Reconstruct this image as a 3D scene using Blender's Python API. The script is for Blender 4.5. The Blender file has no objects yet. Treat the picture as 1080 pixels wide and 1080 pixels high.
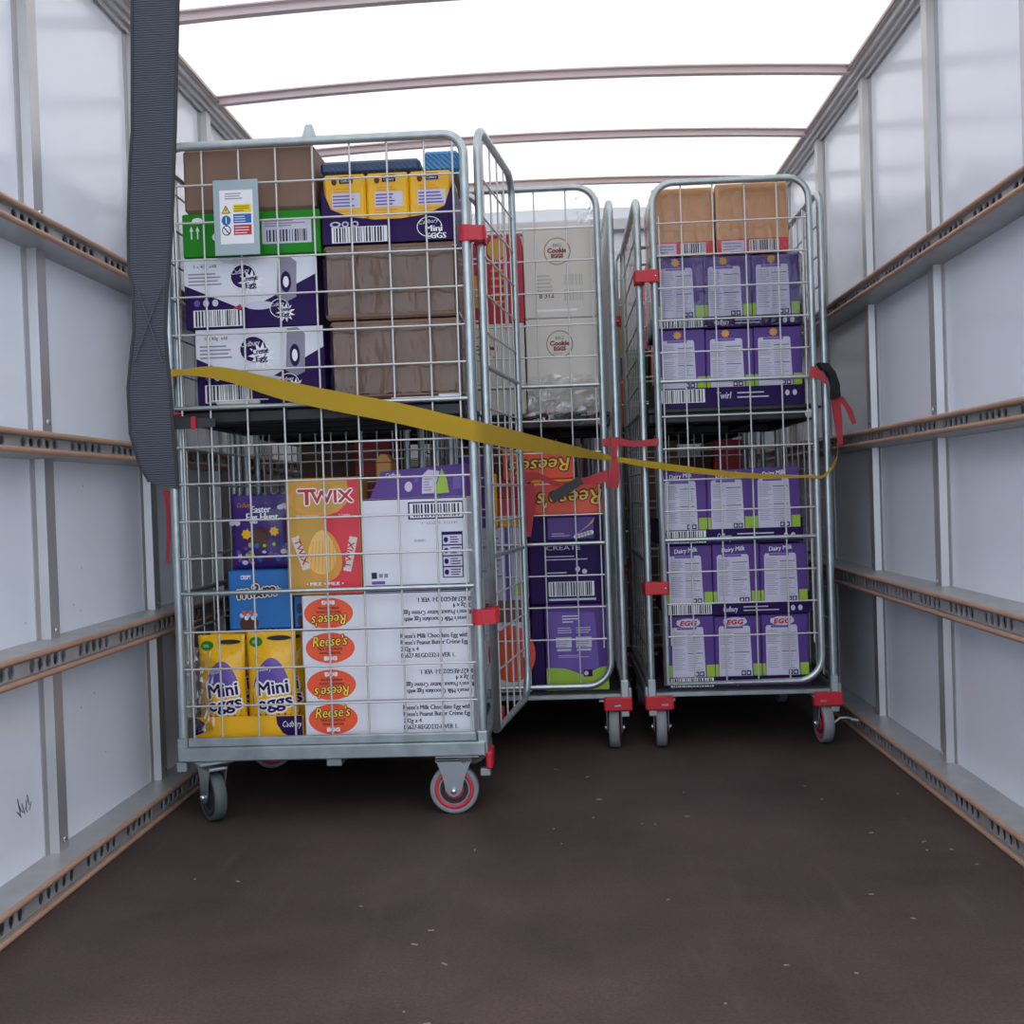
import bpy, math, random
from mathutils import Vector, Matrix
random.seed(7)
C = bpy.context.scene.collection
PI = math.pi

# ------------------------------------------------------------------ camera frame (metres; van floor z = 0, Y runs into the van)
CAMR = Vector((0.99841218, 0.04516508, -0.03366349))
CAMU = Vector((0.0329476, 0.01650263, 0.99932083))
CAMB = Vector((0.04568995, -0.99884322, 0.01498834))
EYE = Vector((0, 0, 0.8))
FOC = 1150.0

def at(px, py, Y):
    """world point seen at photo pixel px,py standing Y metres into the van"""
    d = CAMR * (px - 540) - CAMU * (py - 540) - CAMB * FOC
    return EYE + d * (Y / d.y)

# ------------------------------------------------------------------ materials
def lin(h):
    h = h.lstrip('#')
    out = []
    for i in (0, 2, 4):
        c = int(h[i:i + 2], 16) / 255
        out.append(c / 12.92 if c <= 0.04045 else ((c + 0.055) / 1.055) ** 2.4)
    return out + [1.0]

MATS = {}
def mat(name, col='#808080', rough=0.5, metal=0.0, vary=0.0, scale=20.0, bump=0.0, bscale=None, spec=0.5, coat=0.0):
    if name in MATS: return MATS[name]
    m = bpy.data.materials.new(name); m.use_nodes = True
    nt = m.node_tree; b = nt.nodes['Principled BSDF']
    c = lin(col)
    b.inputs['Base Color'].default_value = c
    b.inputs['Roughness'].default_value = rough
    b.inputs['Metallic'].default_value = metal
    b.inputs['Specular IOR Level'].default_value = spec
    b.inputs['Coat Weight'].default_value = coat
    tc = nt.nodes.new('ShaderNodeTexCoord')
    if vary > 0:
        n = nt.nodes.new('ShaderNodeTexNoise'); n.inputs['Scale'].default_value = scale; n.inputs['Detail'].default_value = 5
        r = nt.nodes.new('ShaderNodeValToRGB')
        r.color_ramp.elements[0].position = 0.3; r.color_ramp.elements[1].position = 0.7
        r.color_ramp.elements[0].color = [x * (1 - vary) for x in c[:3]] + [1]
        r.color_ramp.elements[1].color = [min(1, x * (1 + vary)) for x in c[:3]] + [1]
        nt.links.new(tc.outputs['Object'], n.inputs['Vector']); nt.links.new(n.outputs['Fac'], r.inputs['Fac'])
        nt.links.new(r.outputs['Color'], b.inputs['Base Color'])
    if bump > 0:
        n2 = nt.nodes.new('ShaderNodeTexNoise'); n2.inputs['Scale'].default_value = bscale or scale; n2.inputs['Detail'].default_value = 3
        bp = nt.nodes.new('ShaderNodeBump'); bp.inputs['Strength'].default_value = bump; bp.inputs['Distance'].default_value = 0.01
        nt.links.new(tc.outputs['Object'], n2.inputs['Vector']); nt.links.new(n2.outputs['Fac'], bp.inputs['Height'])
        nt.links.new(bp.outputs['Normal'], b.inputs['Normal'])
    MATS[name] = m
    return m

def mat_film(name='clear_film', gain=.8, base=0.0):
    m = bpy.data.materials.new(name); m.use_nodes = True; nt = m.node_tree
    nt.nodes.clear()
    o = nt.nodes.new('ShaderNodeOutputMaterial'); mix = nt.nodes.new('ShaderNodeMixShader')
    t = nt.nodes.new('ShaderNodeBsdfTransparent'); g = nt.nodes.new('ShaderNodeBsdfGlossy')
    t.inputs['Color'].default_value = (.95, .95, .95, 1)
    g.inputs['Roughness'].default_value = 0.07; g.inputs['Color'].default_value = (1, 1, 1, 1)
    tc = nt.nodes.new('ShaderNodeTexCoord'); mp = nt.nodes.new('ShaderNodeMapping'); mp.inputs['Scale'].default_value = (.8, .8, .3)
    mp.inputs['Rotation'].default_value = (0, .6, 0)
    n = nt.nodes.new('ShaderNodeTexNoise'); n.inputs['Scale'].default_value = 22; n.inputs['Detail'].default_value = 2
    bp = nt.nodes.new('ShaderNodeBump'); bp.inputs['Strength'].default_value = 1.0; bp.inputs['Distance'].default_value = 0.022
    fr = nt.nodes.new('ShaderNodeFresnel'); fr.inputs['IOR'].default_value = 1.5
    ma = nt.nodes.new('ShaderNodeMath'); ma.operation = 'MULTIPLY_ADD'; ma.inputs[1].default_value = gain; ma.inputs[2].default_value = base
    L = nt.links.new
    L(tc.outputs['Object'], mp.inputs['Vector']); L(mp.outputs['Vector'], n.inputs['Vector']); L(n.outputs['Fac'], bp.inputs['Height'])
    L(bp.outputs['Normal'], g.inputs['Normal']); L(bp.outputs['Normal'], fr.inputs['Normal'])
    L(fr.outputs['Fac'], ma.inputs[0]); L(ma.outputs[0], mix.inputs['Fac'])
    L(t.outputs[0], mix.inputs[1]); L(g.outputs[0], mix.inputs[2]); L(mix.outputs[0], o.inputs['Surface'])
    return m

def mat_roof():
    m = bpy.data.materials.new('translucent_roof_sheet'); m.use_nodes = True; nt = m.node_tree; nt.nodes.clear()
    o = nt.nodes.new('ShaderNodeOutputMaterial')
    t = nt.nodes.new('ShaderNodeBsdfTranslucent'); d = nt.nodes.new('ShaderNodeBsdfDiffuse')
    tc = nt.nodes.new('ShaderNodeTexCoord'); n = nt.nodes.new('ShaderNodeTexNoise'); n.inputs['Scale'].default_value = 3; n.inputs['Detail'].default_value = 4
    r = nt.nodes.new('ShaderNodeValToRGB')
    r.color_ramp.elements[0].color = (.66, .645, .65, 1); r.color_ramp.elements[1].color = (.74, .735, .735, 1)
    d.inputs['Color'].default_value = (.75, .75, .75, 1)
    mix = nt.nodes.new('ShaderNodeMixShader'); mix.inputs['Fac'].default_value = 0.3
    L = nt.links.new
    L(tc.outputs['Object'], n.inputs['Vector']); L(n.outputs['Fac'], r.inputs['Fac']); L(r.outputs['Color'], t.inputs['Color'])
    L(t.outputs[0], mix.inputs[1]); L(d.outputs[0], mix.inputs[2]); L(mix.outputs[0], o.inputs['Surface'])
    return m

def mat_web(name, col, sc=900.0, axis='Z', col2=None):
    m = bpy.data.materials.new(name); m.use_nodes = True; nt = m.node_tree; b = nt.nodes['Principled BSDF']
    b.inputs['Roughness'].default_value = 0.7
    tc = nt.nodes.new('ShaderNodeTexCoord'); w = nt.nodes.new('ShaderNodeTexWave'); w.inputs['Scale'].default_value = sc
    w.bands_direction = axis; w.inputs['Distortion'].default_value = 2; w.inputs['Detail'].default_value = 1
    r = nt.nodes.new('ShaderNodeValToRGB'); c = lin(col)
    r.color_ramp.elements[0].color = [x * .72 for x in c[:3]] + [1]; r.color_ramp.elements[1].color = (lin(col2) if col2 else c)
    bp = nt.nodes.new('ShaderNodeBump'); bp.inputs['Strength'].default_value = 0.5; bp.inputs['Distance'].default_value = 0.002
    L = nt.links.new
    L(tc.outputs['Object'], w.inputs['Vector']); L(w.outputs['Fac'], r.inputs['Fac']); L(r.outputs['Color'], b.inputs['Base Color'])
    L(w.outputs['Fac'], bp.inputs['Height']); L(bp.outputs['Normal'], b.inputs['Normal'])
    MATS[name] = m
    return m

def mat_floor():
    m = bpy.data.materials.new('brown_phenolic_floor'); m.use_nodes = True; nt = m.node_tree; b = nt.nodes['Principled BSDF']
    L = nt.links.new
    tc = nt.nodes.new('ShaderNodeTexCoord')
    n = nt.nodes.new('ShaderNodeTexNoise'); n.inputs['Scale'].default_value = 2.2; n.inputs['Detail'].default_value = 8; n.inputs['Roughness'].default_value = .65
    r = nt.nodes.new('ShaderNodeValToRGB')
    r.color_ramp.elements[0].position = .3; r.color_ramp.elements[0].color = lin('#3a302d')
    r.color_ramp.elements[1].position = .72; r.color_ramp.elements[1].color = lin('#554643')
    f = nt.nodes.new('ShaderNodeTexNoise'); f.inputs['Scale'].default_value = 160; f.inputs['Detail'].default_value = 2
    mx = nt.nodes.new('ShaderNodeMix'); mx.data_type = 'RGBA'; mx.blend_type = 'OVERLAY'; mx.inputs[0].default_value = .55
    L(tc.outputs['Object'], n.inputs['Vector']); L(tc.outputs['Object'], f.inputs['Vector'])
    L(n.outputs['Fac'], r.inputs['Fac']); L(r.outputs['Color'], mx.inputs[6]); L(f.outputs['Fac'], mx.inputs[7])
    # pale dusty scuffs
    mp = nt.nodes.new('ShaderNodeMapping'); mp.inputs['Scale'].default_value = (9, 1.2, 1)
    s = nt.nodes.new('ShaderNodeTexNoise'); s.inputs['Scale'].default_value = 2.5; s.inputs['Detail'].default_value = 10
    sr = nt.nodes.new('ShaderNodeValToRGB'); sr.color_ramp.elements[0].position = .58; sr.color_ramp.elements[1].position = .8
    sr.color_ramp.elements[1].color = (.2, .2, .2, 1)
    L(tc.outputs['Object'], mp.inputs['Vector']); L(mp.outputs['Vector'], s.inputs['Vector']); L(s.outputs['Fac'], sr.inputs['Fac'])
    m2 = nt.nodes.new('ShaderNodeMix'); m2.data_type = 'RGBA'; m2.inputs[7].default_value = lin('#6e625f')
    L(sr.outputs['Color'], m2.inputs[0]); L(mx.outputs[2], m2.inputs[6]); L(m2.outputs[2], b.inputs['Base Color'])
    b.inputs['Roughness'].default_value = 0.62; b.inputs['Specular IOR Level'].default_value = .3
    bp = nt.nodes.new('ShaderNodeBump'); bp.inputs['Strength'].default_value = .35; bp.inputs['Distance'].default_value = .002
    L(f.outputs['Fac'], bp.inputs['Height']); L(bp.outputs['Normal'], b.inputs['Normal'])
    return m

M_GALV = mat('galvanised_tube', '#b4bebe', .33, .85, vary=.12, scale=30)
M_WIRE = mat('bright_wire', '#d2d2cf', .4, .6)
M_BEAM = mat('galvanised_beam', '#a3adb0', .42, .75, vary=.18, scale=18)
M_ALU = mat('mill_aluminium', '#b9b9ba', .38, .6, vary=.06, scale=8)
M_RAIL = mat('rail_steel', '#b0b1b2', .45, .45, vary=.1, scale=14)
M_LIP = mat('rail_lip_tan', '#b8937c', .45, .2, vary=.1, scale=12)  # galvanised lip; its coppery reflections are put into the tan
M_BOW = mat('roof_bow_metal', '#dccbca', .45, .1)  # aluminium; pinkish reflection and pale haze put into the base colour
M_WALL = mat('white_wall_sheet', '#e4eaf2', .16, 0, vary=.025, scale=2.5, bump=.02, bscale=4)
M_DARK = mat('dark_rubber_and_shade', '#26282b', .7)
M_BLACK = mat('black_plastic', '#191a1d', .45)
M_RED = mat('red_plastic', '#c4202e', .4)
M_REDW = mat('wheel_red', '#bb3440', .45)
M_TYRE = mat('grey_tyre', '#83878b', .6)
M_TYREG = mat('greenish_tyre', '#4f5a58', .6)
M_STEEL = mat('caster_steel', '#aeb7ba', .35, .8)
M_BOLT = mat('bolt_bright', '#dfe3e4', .25, .9)
M_CARD = mat('brown_cardboard', '#836856', .75, vary=.08, scale=9)
M_CARD2 = mat('tan_cardboard', '#d6a678', .75, vary=.06, scale=9)
M_FILM = mat_film(); M_CRUMPLE = mat_film('crumpled_film', 1.0, .1)
M_WHITE = mat('white_board', '#dfe2ea', .5)
M_CREAM = mat('cream_board', '#d8d3c8', .55)
M_PURPLE = mat('purple_board', '#573689', .4, spec=.4)  # lightened purple: the sheen on the boxes is put into the colour
M_PURPLED = mat('deep_purple_board', '#2b1450', .45, spec=.15)
M_PURPLEL = mat('lilac_print', '#6a4fa8', .4)
M_PANEL = mat('white_back_panel', '#d0cde0', .45)
M_INK = mat('dark_ink', '#1f1b26', .6)
M_GREYINK = mat('grey_ink', '#8d8a9a', .6)
M_GREENY = mat('lime_print', '#9cc22f', .4)
M_GREEN = mat('green_board', '#1f861c', .45, spec=.2)
M_YEL = mat('yellow_board', '#f0b60f', .4)
M_YELF = mat('yellow_foil', '#f2b90f', .22, bump=.35, bscale=22)
M_ORANGE = mat('orange_print', '#f0562b', .4)
M_REESY = mat('yellow_print', '#ffd23a', .4)
M_BROWN = mat('brown_print', '#4a2413', .5)
M_GOLD = mat('gold_board', '#c99a3d', .38)
M_GOLDL = mat('gold_print_light', '#efc067', .35)
M_GOLDM = mat('gold_print_mid', '#dd9a3a', .35)
M_REDB = mat('red_board', '#d8323f', .38)
M_REDD = mat('deep_red_board', '#b8202c', .4)
M_BLUE = mat('blue_board', '#1f6fb8', .38)
M_NAVY = mat('navy_board', '#1a2c4a', .4)
M_SIGN = mat('sign_plate_grey', '#9fb0b5', .4, .3)
M_PURE = mat('white_print', '#f0f0f2', .5)
M_SYEL = mat('sign_yellow', '#f0d21c', .5)
M_SBLUE = mat('sign_blue', '#1f63ad', .5)
M_SRED = mat('sign_red', '#c22b2b', .5)
M_PURPF = mat('purple_foil', '#3d2272', .3, bump=.3, bscale=26)
M_STRAPY = mat_web('yellow_webbing', '#cda520', 500, 'Z', '#d9b22c')
M_STRAPR = mat_web('red_webbing', '#d23f47', 500, 'Z', '#e0555c')
M_STRAPD = mat_web('navy_black_webbing', '#20252f', 120, 'Z', '#2f3643')

# ------------------------------------------------------------------ mesh builder
_tc = {}
def text_mesh(s, size, shear=0.0, bold=0.0, space=1.0):
    k = (s, size, shear, bold, space)
    if k in _tc: return _tc[k]
    cu = bpy.data.curves.new('t', 'FONT'); cu.body = s; cu.size = size; cu.shear = shear; cu.offset = bold
    cu.space_character = space; cu.align_x = 'LEFT'; cu.resolution_u = 2; cu.fill_mode = 'FRONT'
    o = bpy.data.objects.new('t', cu)
    me = bpy.data.meshes.new_from_object(o)
    vs = [(v.co.x, v.co.y) for v in me.vertices]; fs = [tuple(p.vertices) for p in me.polygons]
    bpy.data.objects.remove(o); bpy.data.curves.remove(cu); bpy.data.meshes.remove(me)
    if vs:
        x0 = min(v[0] for v in vs); x1 = max(v[0] for v in vs)
    else: x0 = x1 = 0
    r = ([(v[0] - x0, v[1]) for v in vs], fs, x1 - x0)
    _tc[k] = r
    return r

class MB:
    def __init__(s): s.v = []; s.f = []; s.m = []; s.sm = []; s.mats = []
    def mi(s, m):
        if m not in s.mats: s.mats.append(m)
        return s.mats.index(m)
    def add(s, vs, fs, m, smooth=False):
        b = len(s.v); s.v.extend(Vector(v) for v in vs); i = s.mi(m)
        for f in fs: s.f.append(tuple(b + k for k in f)); s.m.append(i); s.sm.append(smooth)
    def box(s, x0, x1, y0, y1, z0, z1, m, c=0.0):
        if x1 < x0: x0, x1 = x1, x0
        c = min(c, (x1 - x0) * .45, (y1 - y0) * .45, (z1 - z0) * .45)
        if c <= 0:
            vs = [(x, y, z) for x in (x0, x1) for y in (y0, y1) for z in (z0, z1)]
            s.add(vs, [(0, 1, 3, 2), (4, 6, 7, 5), (0, 4, 5, 1), (2, 3, 7, 6), (0, 2, 6, 4), (1, 5, 7, 3)], m); return
        vs = []; idx = {}
        for i, x in enumerate((x0, x1)):
            for j, y in enumerate((y0, y1)):
                for k, z in enumerate((z0, z1)):
                    sx, sy, sz = 1 - 2 * i, 1 - 2 * j, 1 - 2 * k
                    for a, p in enumerate(((x, y + sy * c, z + sz * c), (x + sx * c, y, z + sz * c), (x + sx * c, y + sy * c, z))):
                        idx[i, j, k, a] = len(vs); vs.append(p)
        fs = []
        for i in (0, 1):
            q = [idx[i, 0, 0, 0], idx[i, 1, 0, 0], idx[i, 1, 1, 0], idx[i, 0, 1, 0]]; fs.append(q if i else q[::-1])
            q = [idx[0, i, 0, 1], idx[1, i, 0, 1], idx[1, i, 1, 1], idx[0, i, 1, 1]]; fs.append(q[::-1] if i else q)
            q = [idx[0, 0, i, 2], idx[1, 0, i, 2], idx[1, 1, i, 2], idx[0, 1, i, 2]]; fs.append(q if i else q[::-1])
        for a in (0, 1):
            for b in (0, 1):
                fs.append([idx[a, b, 0, 0], idx[a, b, 1, 0], idx[a, b, 1, 1], idx[a, b, 0, 1]])
                fs.append([idx[a, 0, b, 0], idx[a, 1, b, 0], idx[a, 1, b, 2], idx[a, 0, b, 2]])
                fs.append([idx[0, a, b, 1], idx[1, a, b, 1], idx[1, a, b, 2], idx[0, a, b, 2]])
                for d in (0, 1): fs.append([idx[a, b, d, 0], idx[a, b, d, 1], idx[a, b, d, 2]])
        s.add(vs, fs, m)
    def tube(s, pts, r, m, n=8, closed=False, caps=True):
        pts = [Vector(p) for p in pts]; N = len(pts); rings = []; up = None
        for i, p in enumerate(pts):
            a = pts[(i - 1) % N] if (closed or i > 0) else p
            b = pts[(i + 1) % N] if (closed or i < N - 1) else p
            t = (b - a).normalized()
            if up is None:
                up = Vector((0, 0, 1)) if abs(t.z) < .9 else Vector((0, 1, 0))
            up = (up - t * up.dot(t))
            up = up.normalized() if up.length > 1e-6 else t.orthogonal().normalized()
            w = t.cross(up)
            rings.append([p + (up * math.cos(2 * PI * k / n) + w * math.sin(2 * PI * k / n)) * r for k in range(n)])
        vs = [v for R in rings for v in R]; fs = []
        for i in range(N if closed else N - 1):
            j = (i + 1) % N
            for k in range(n): fs.append((i * n + k, i * n + (k + 1) % n, j * n + (k + 1) % n, j * n + k))
        s.add(vs, fs, m, True)
        if caps and not closed:
            s.add(rings[0], [tuple(range(n))[::-1]], m); s.add(rings[-1], [tuple(range(n))], m)
    def lathe(s, prof, m, c, axis='X', n=28):
        """prof: list of (along, radius)"""
        c = Vector(c); vs = []; fs = []
        for a, r in prof:
            for k in range(n):
                u, w = r * math.cos(2 * PI * k / n), r * math.sin(2 * PI * k / n)
                vs.append(c + (Vector((a, u, w)) if axis == 'X' else Vector((u, a, w)) if axis == 'Y' else Vector((u, w, a))))
        for i in range(len(prof) - 1):
            for k in range(n): fs.append((i * n + k, i * n + (k + 1) % n, (i + 1) * n + (k + 1) % n, (i + 1) * n + k))
        s.add(vs, fs, m, True)
    def ribbon(s, A, B, m, th=.002):
        """strap between two edge polylines, given a thickness"""
        A = [Vector(a) for a in A]; B = [Vector(b) for b in B]; N = len(A); vs = []
        for i in range(N):
            t = (A[min(i + 1, N - 1)] + B[min(i + 1, N - 1)]) - (A[max(i - 1, 0)] + B[max(i - 1, 0)])
            nn = t.cross(B[i] - A[i]); nn = nn.normalized() * th / 2 if nn.length > 1e-9 else Vector((0, th / 2, 0))
            vs += [A[i] + nn, B[i] + nn, B[i] - nn, A[i] - nn]
        s.add(vs, [(0, 1, 2, 3), tuple((N - 1) * 4 + k for k in (3, 2, 1, 0))], m)
        for k in range(4):                                      # each long side shades smoothly along the strap
            side = [vs[i * 4 + q] for i in range(N) for q in (k, (k + 1) % 4)]
            s.add(side, [(2 * i, 2 * i + 2, 2 * i + 3, 2 * i + 1) for i in range(N - 1)], m, True)
    def prism(s, poly, axis, a0, a1, m):
        n = len(poly)
        def P(u, w, a): return (a, u, w) if axis == 'X' else (u, a, w) if axis == 'Y' else (u, w, a)
        vs = [P(u, w, a0) for u, w in poly] + [P(u, w, a1) for u, w in poly]
        fs = [tuple(range(n))[::-1], tuple(range(n, 2 * n))] + [(i, (i + 1) % n, n + (i + 1) % n, n + i) for i in range(n)]
        s.add(vs, fs, m)
    def build(s, name, parent=None, loc=None):
        loc = Vector(loc) if loc is not None else Vector((0, 0, 0))
        me = bpy.data.meshes.new(name)
        me.from_pydata([v - loc for v in s.v], [], s.f)
        for m in s.mats: me.materials.append(m)
        me.polygons.foreach_set('material_index', s.m); me.polygons.foreach_set('use_smooth', s.sm)
        me.update()
        o = bpy.data.objects.new(name, me); C.objects.link(o); o.location = loc
        if parent: o.parent = parent
        return o

class Face:
    """a printed face: origin at its lower left, artwork laid on it in layers 0.35 mm apart"""
    def __init__(s, mb, o, r=(1, 0, 0), u=(0, 0, 1), n=(0, -1, 0), w=0, h=0, warp=None, flip=False):
        s.mb, s.o, s.r, s.u, s.n, s.w, s.h, s.warp = mb, Vector(o), Vector(r), Vector(u), Vector(n), w, h, warp
        if flip: s.o = s.o + s.r * w + s.u * h; s.r = -s.r; s.u = -s.u
    def P(s, a, b, k):
        return s.o + s.r * a + s.u * b + s.n * (.00035 * k + (s.warp(a, b) if s.warp else 0))
    def poly(s, pts, m, k=1): s.mb.add([s.P(a, b, k) for a, b in pts], [tuple(range(len(pts)))], m)
    def rect(s, a, b, w, h, m, k=1):
        if s.warp:
            nx, ny = max(2, int(w / .012)), max(2, int(h / .012))
            vs = [s.P(a + w * i / nx, b + h * j / ny, k) for j in range(ny + 1) for i in range(nx + 1)]
            fs = [(j * (nx + 1) + i, j * (nx + 1) + i + 1, (j + 1) * (nx + 1) + i + 1, (j + 1) * (nx + 1) + i) for j in range(ny) for i in range(nx)]
            s.mb.add(vs, fs, m, True)
        else: s.poly([(a, b), (a + w, b), (a + w, b + h), (a, b + h)], m, k)
    def oval(s, a, b, ra, rb, m, k=1, n=28, rot=0.0, egg=0.0, rings=1, cut=None):
        if s.warp and rings == 1: rings = 5
        cr, sr = math.cos(rot), math.sin(rot); vs = [s.P(a, b, k)]
        for q in range(1, rings + 1):
            for i in range(n):
                t = 2 * PI * i / n; x = ra * math.cos(t) * q / rings; y = rb * math.sin(t) * q / rings
                x *= 1 - egg * (y / rb)
                vs.append(s.P(a + x * cr - y * sr, b + x * sr + y * cr, k))
        fs = [(0, 1 + i, 1 + (i + 1) % n) for i in range(n)]
        for q in range(rings - 1):
            o = 1 + q * n
            fs += [(o + i, o + n + i, o + n + (i + 1) % n, o + (i + 1) % n) for i in range(n)]
        s.mb.add(vs, fs, m)
    def ring(s, a, b, ra, rb, t, m, k=1, n=28):
        vs = []; 
        for i in range(n):
            c, d = math.cos(2 * PI * i / n), math.sin(2 * PI * i / n)
            vs += [s.P(a + ra * c, b + rb * d, k), s.P(a + (ra - t) * c, b + (rb - t) * d, k)]
        s.mb.add(vs, [(2 * i, 2 * ((i + 1) % n), 2 * ((i + 1) % n) + 1, 2 * i + 1) for i in range(n)], m)
    def text(s, t, a, b, size, m, k=1, al='L', shear=0, bold=0, rot=0, width=None, space=1.0):
        vs, fs, w = text_mesh(t, size, shear, 0, space)
        sx = (width / w) if (width and w) else 1.0
        w *= sx; off = 0 if al == 'L' else (-w / 2 if al == 'C' else -w)
        cr, sr = math.cos(rot), math.sin(rot)
        nd = 0 if bold <= 0 else 2 if bold < .0011 else 8
        for ci, (dx, dy) in enumerate([(bold * math.cos(2 * PI * i / nd), bold * math.sin(2 * PI * i / nd)) for i in range(nd)] or [(0, 0)]):
            out = []; kk = k + ci * .09
            for x, y in vs:
                x = x * sx + off
                out.append(s.P(a + dx + x * cr - y * sr, b + dy + x * sr + y * cr, kk))
            s.mb.add(out, fs, m)
    def star(s, a, b, R, r, n, m, k=1):
        s.poly([(a + (R if i % 2 else r) * math.cos(PI * i / n), b + (R if i % 2 else r) * math.sin(PI * i / n)) for i in range(2 * n)], m, k)
    def barcode(s, a, b, w, h, seed=1, k=1, pad=True, ink=None):
        ink = ink or M_INK
        if pad: s.rect(a, b, w, h, M_PURE, k)
        R = random.Random(seed); x = a + w * .04
        while x < a + w * .95:
            t = R.choice((.0018, .003, .0045)); s.rect(x, b + h * .04, min(t, a + w * .97 - x), h * .92, ink, k + 1); x += t + R.choice((.0022, .0035, .005))
    def lines(s, a, b, w, h, n, m, k=1, seed=1, th=.35):
        R = random.Random(seed)
        for i in range(n):
            l = w * R.uniform(.6, 1); s.rect(a, b + h * (1 - (i + .7) / n), l, h / n * th, m, k)

def front(mb, x0, x1, z0, z1, y, flip=False, warp=None):
    return Face(mb, (x0, y, z0), w=x1 - x0, h=z1 - z0, flip=flip, warp=warp)
def rside(mb, y0, y1, z0, z1, x):
    return Face(mb, (x, y0, z0), r=(0, 1, 0), n=(1, 0, 0), w=y1 - y0, h=z1 - z0)

def tag(o, label=None, cat=None, group=None, kind=None):
    if label: o['label'] = label
    if cat: o['category'] = cat
    if group: o['group'] = group
    if kind: o['kind'] = kind
    return o
def empty(name, loc=(0, 0, 0), rz=0):
    o = bpy.data.objects.new(name, None); C.objects.link(o); o.location = loc; o.rotation_euler = (0, 0, rz); o.empty_display_size = .1
    return o
def copy_tree(o, parent=None):
    c = o.copy(); C.objects.link(c)
    if parent: c.parent = parent
    for ch in list(o.children): copy_tree(ch, c)
    return c
def struct(mb, name): return tag(mb.build(name), kind='structure')

# ------------------------------------------------------------------ the van body
XL, XR = -1.125, 1.005          # wall sheets
YB, YF = 5.2, 1.15              # bulkhead, rear opening
def roofz(x):
    t = (x - (XL + XR) / 2) / ((XR - XL) / 2)
    return 2.115 + .035 * (1 - t * t)

b = MB(); b.box(XL - .03, XR + .03, YF, YB + .03, -.05, 0, mat_floor()); struct(b, 'floor')

b = MB(); b.box(XL - .025, XL, YF, YB, 0, 2.13, M_WALL)
f = Face(b, (XL, 0, 0), r=(0, -1, 0), n=(1, 0, 0))        # small pen scribbles on the lower left sheet
for (yy, zz) in ((2.17, .185), (2.20, .19)):
    for i in range(5):
        a = -yy + random.uniform(-.012, .012); q = zz + random.uniform(-.012, .012)
        l = random.uniform(.012, .03); t = random.uniform(.6, 2.4)
        f.poly([(a, q), (a + l * math.cos(t), q + l * math.sin(t)), (a + l * math.cos(t) + .003, q + l * math.sin(t)), (a + .003, q)], M_INK, 2)
for i in range(14):
    f.oval(-random.uniform(2.1, 2.6), random.uniform(.12, .9), .002, .003, M_GREYINK, 2, n=6)
struct(b, 'wall_left')
b = MB(); b.box(XR, XR + .025, YF, YB, 0, 2.13, M_WALL); struct(b, 'wall_right')
b = MB(); b.box(XL, XR, YB, YB + .025, 0, 2.155, M_WALL)
for z in (.5, .95, 1.4): b.box(XL, XR, YB - .02, YB, z, z + .05, M_RAIL, .004)
b.box(XL, XR, YB - .035, YB, 2.03, 2.09, M_ALU, .006)
struct(b, 'wall_back')

b = MB(); n = 16; roofm = mat_roof()
vs = []; 
for j in range(9):
    for i in range(n + 1):
        x = XL + (XR - XL) * i / n; vs.append((x, YF + (YB - YF) * j / 8, roofz(x)))
b.add(vs, [(j * (n + 1) + i, (j + 1) * (n + 1) + i, (j + 1) * (n + 1) + i + 1, j * (n + 1) + i + 1) for j in range(8) for i in range(n)], roofm, True)
struct(b, 'ceiling')

tn = [0]
def trim(mb):
    tn[0] += 1
    return struct(mb, 'trim_%d' % tn[0])
# roof bows
for y in (1.71, 2.31, 2.91, 3.51, 4.11, 4.71):
    b = MB(); N = 20
    for (dy0, dy1, dz0, dz1, m) in ((-.012, .012, -.024, -.005, M_BOW), (-.026, .026, -.005, -.001, M_BOW)):
        vs = []
        for i in range(N + 1):
            x = XL + .05 + (XR - XL - .1) * i / N; z = roofz(x)
            vs += [(x, y + dy0, z + dz0), (x, y + dy1, z + dz0), (x, y + dy1, z + dz1), (x, y + dy0, z + dz1)]
        fs = []
        for i in range(N):
            for k in range(4): fs.append((i * 4 + k, i * 4 + (k + 1) % 4, (i + 1) * 4 + (k + 1) % 4, (i + 1) * 4 + k))
        b.add(vs, fs, m)
    trim(b)
# cant rails along the top corners
for (xw, s) in ((XL, 1), (XR, -1)):
    b = MB()
    prof = [(0, 2.07), (.012, 2.066), (.016, 2.076), (.028, 2.076), (.032, 2.086), (.044, 2.086), (.048, 2.096), (.058, 2.098), (.062, 2.106), (.062, 2.114), (0, 2.13)]
    b.prism([(xw + s * u, w) for u, w in prof], 'Y', YF, YB, M_ALU)
    b.box(min(xw + s * .058, xw + s * .064), max(xw + s * .058, xw + s * .064), YF, YB, 2.1, 2.106, M_LIP)
    trim(b)
# wall studs
for (xw, s) in ((XL, 1), (XR, -1)):
    for y in (1.71, 2.31, 2.91, 3.51, 4.11, 4.71):
        b = MB()
        b.prism([(xw, y - .045), (xw + s * .003, y - .045), (xw + s * .004, y - .028), (xw + s * .022, y - .022), (xw + s * .022, y + .02), (xw + s * .004, y + .026), (xw + s * .003, y + .042), (xw, y + .042)], 'Z', 0, 2.075, M_ALU)
        b.prism([(xw + s * .0025, y + .042), (xw + s * .0035, y + .042), (xw + s * .0035, y + .05), (xw + s * .0025, y + .05)], 'Z', 0, 2.075, M_DARK)  # dark strip painted in for the shaded recess beside the stud
        for z in (.075, .53, .98, 1.43): b.lathe([(0, .0), (.003, .005), (.0, .007)], M_BOLT, (xw + s * .024, y, z + .012), 'X', 10)
        trim(b)
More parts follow.
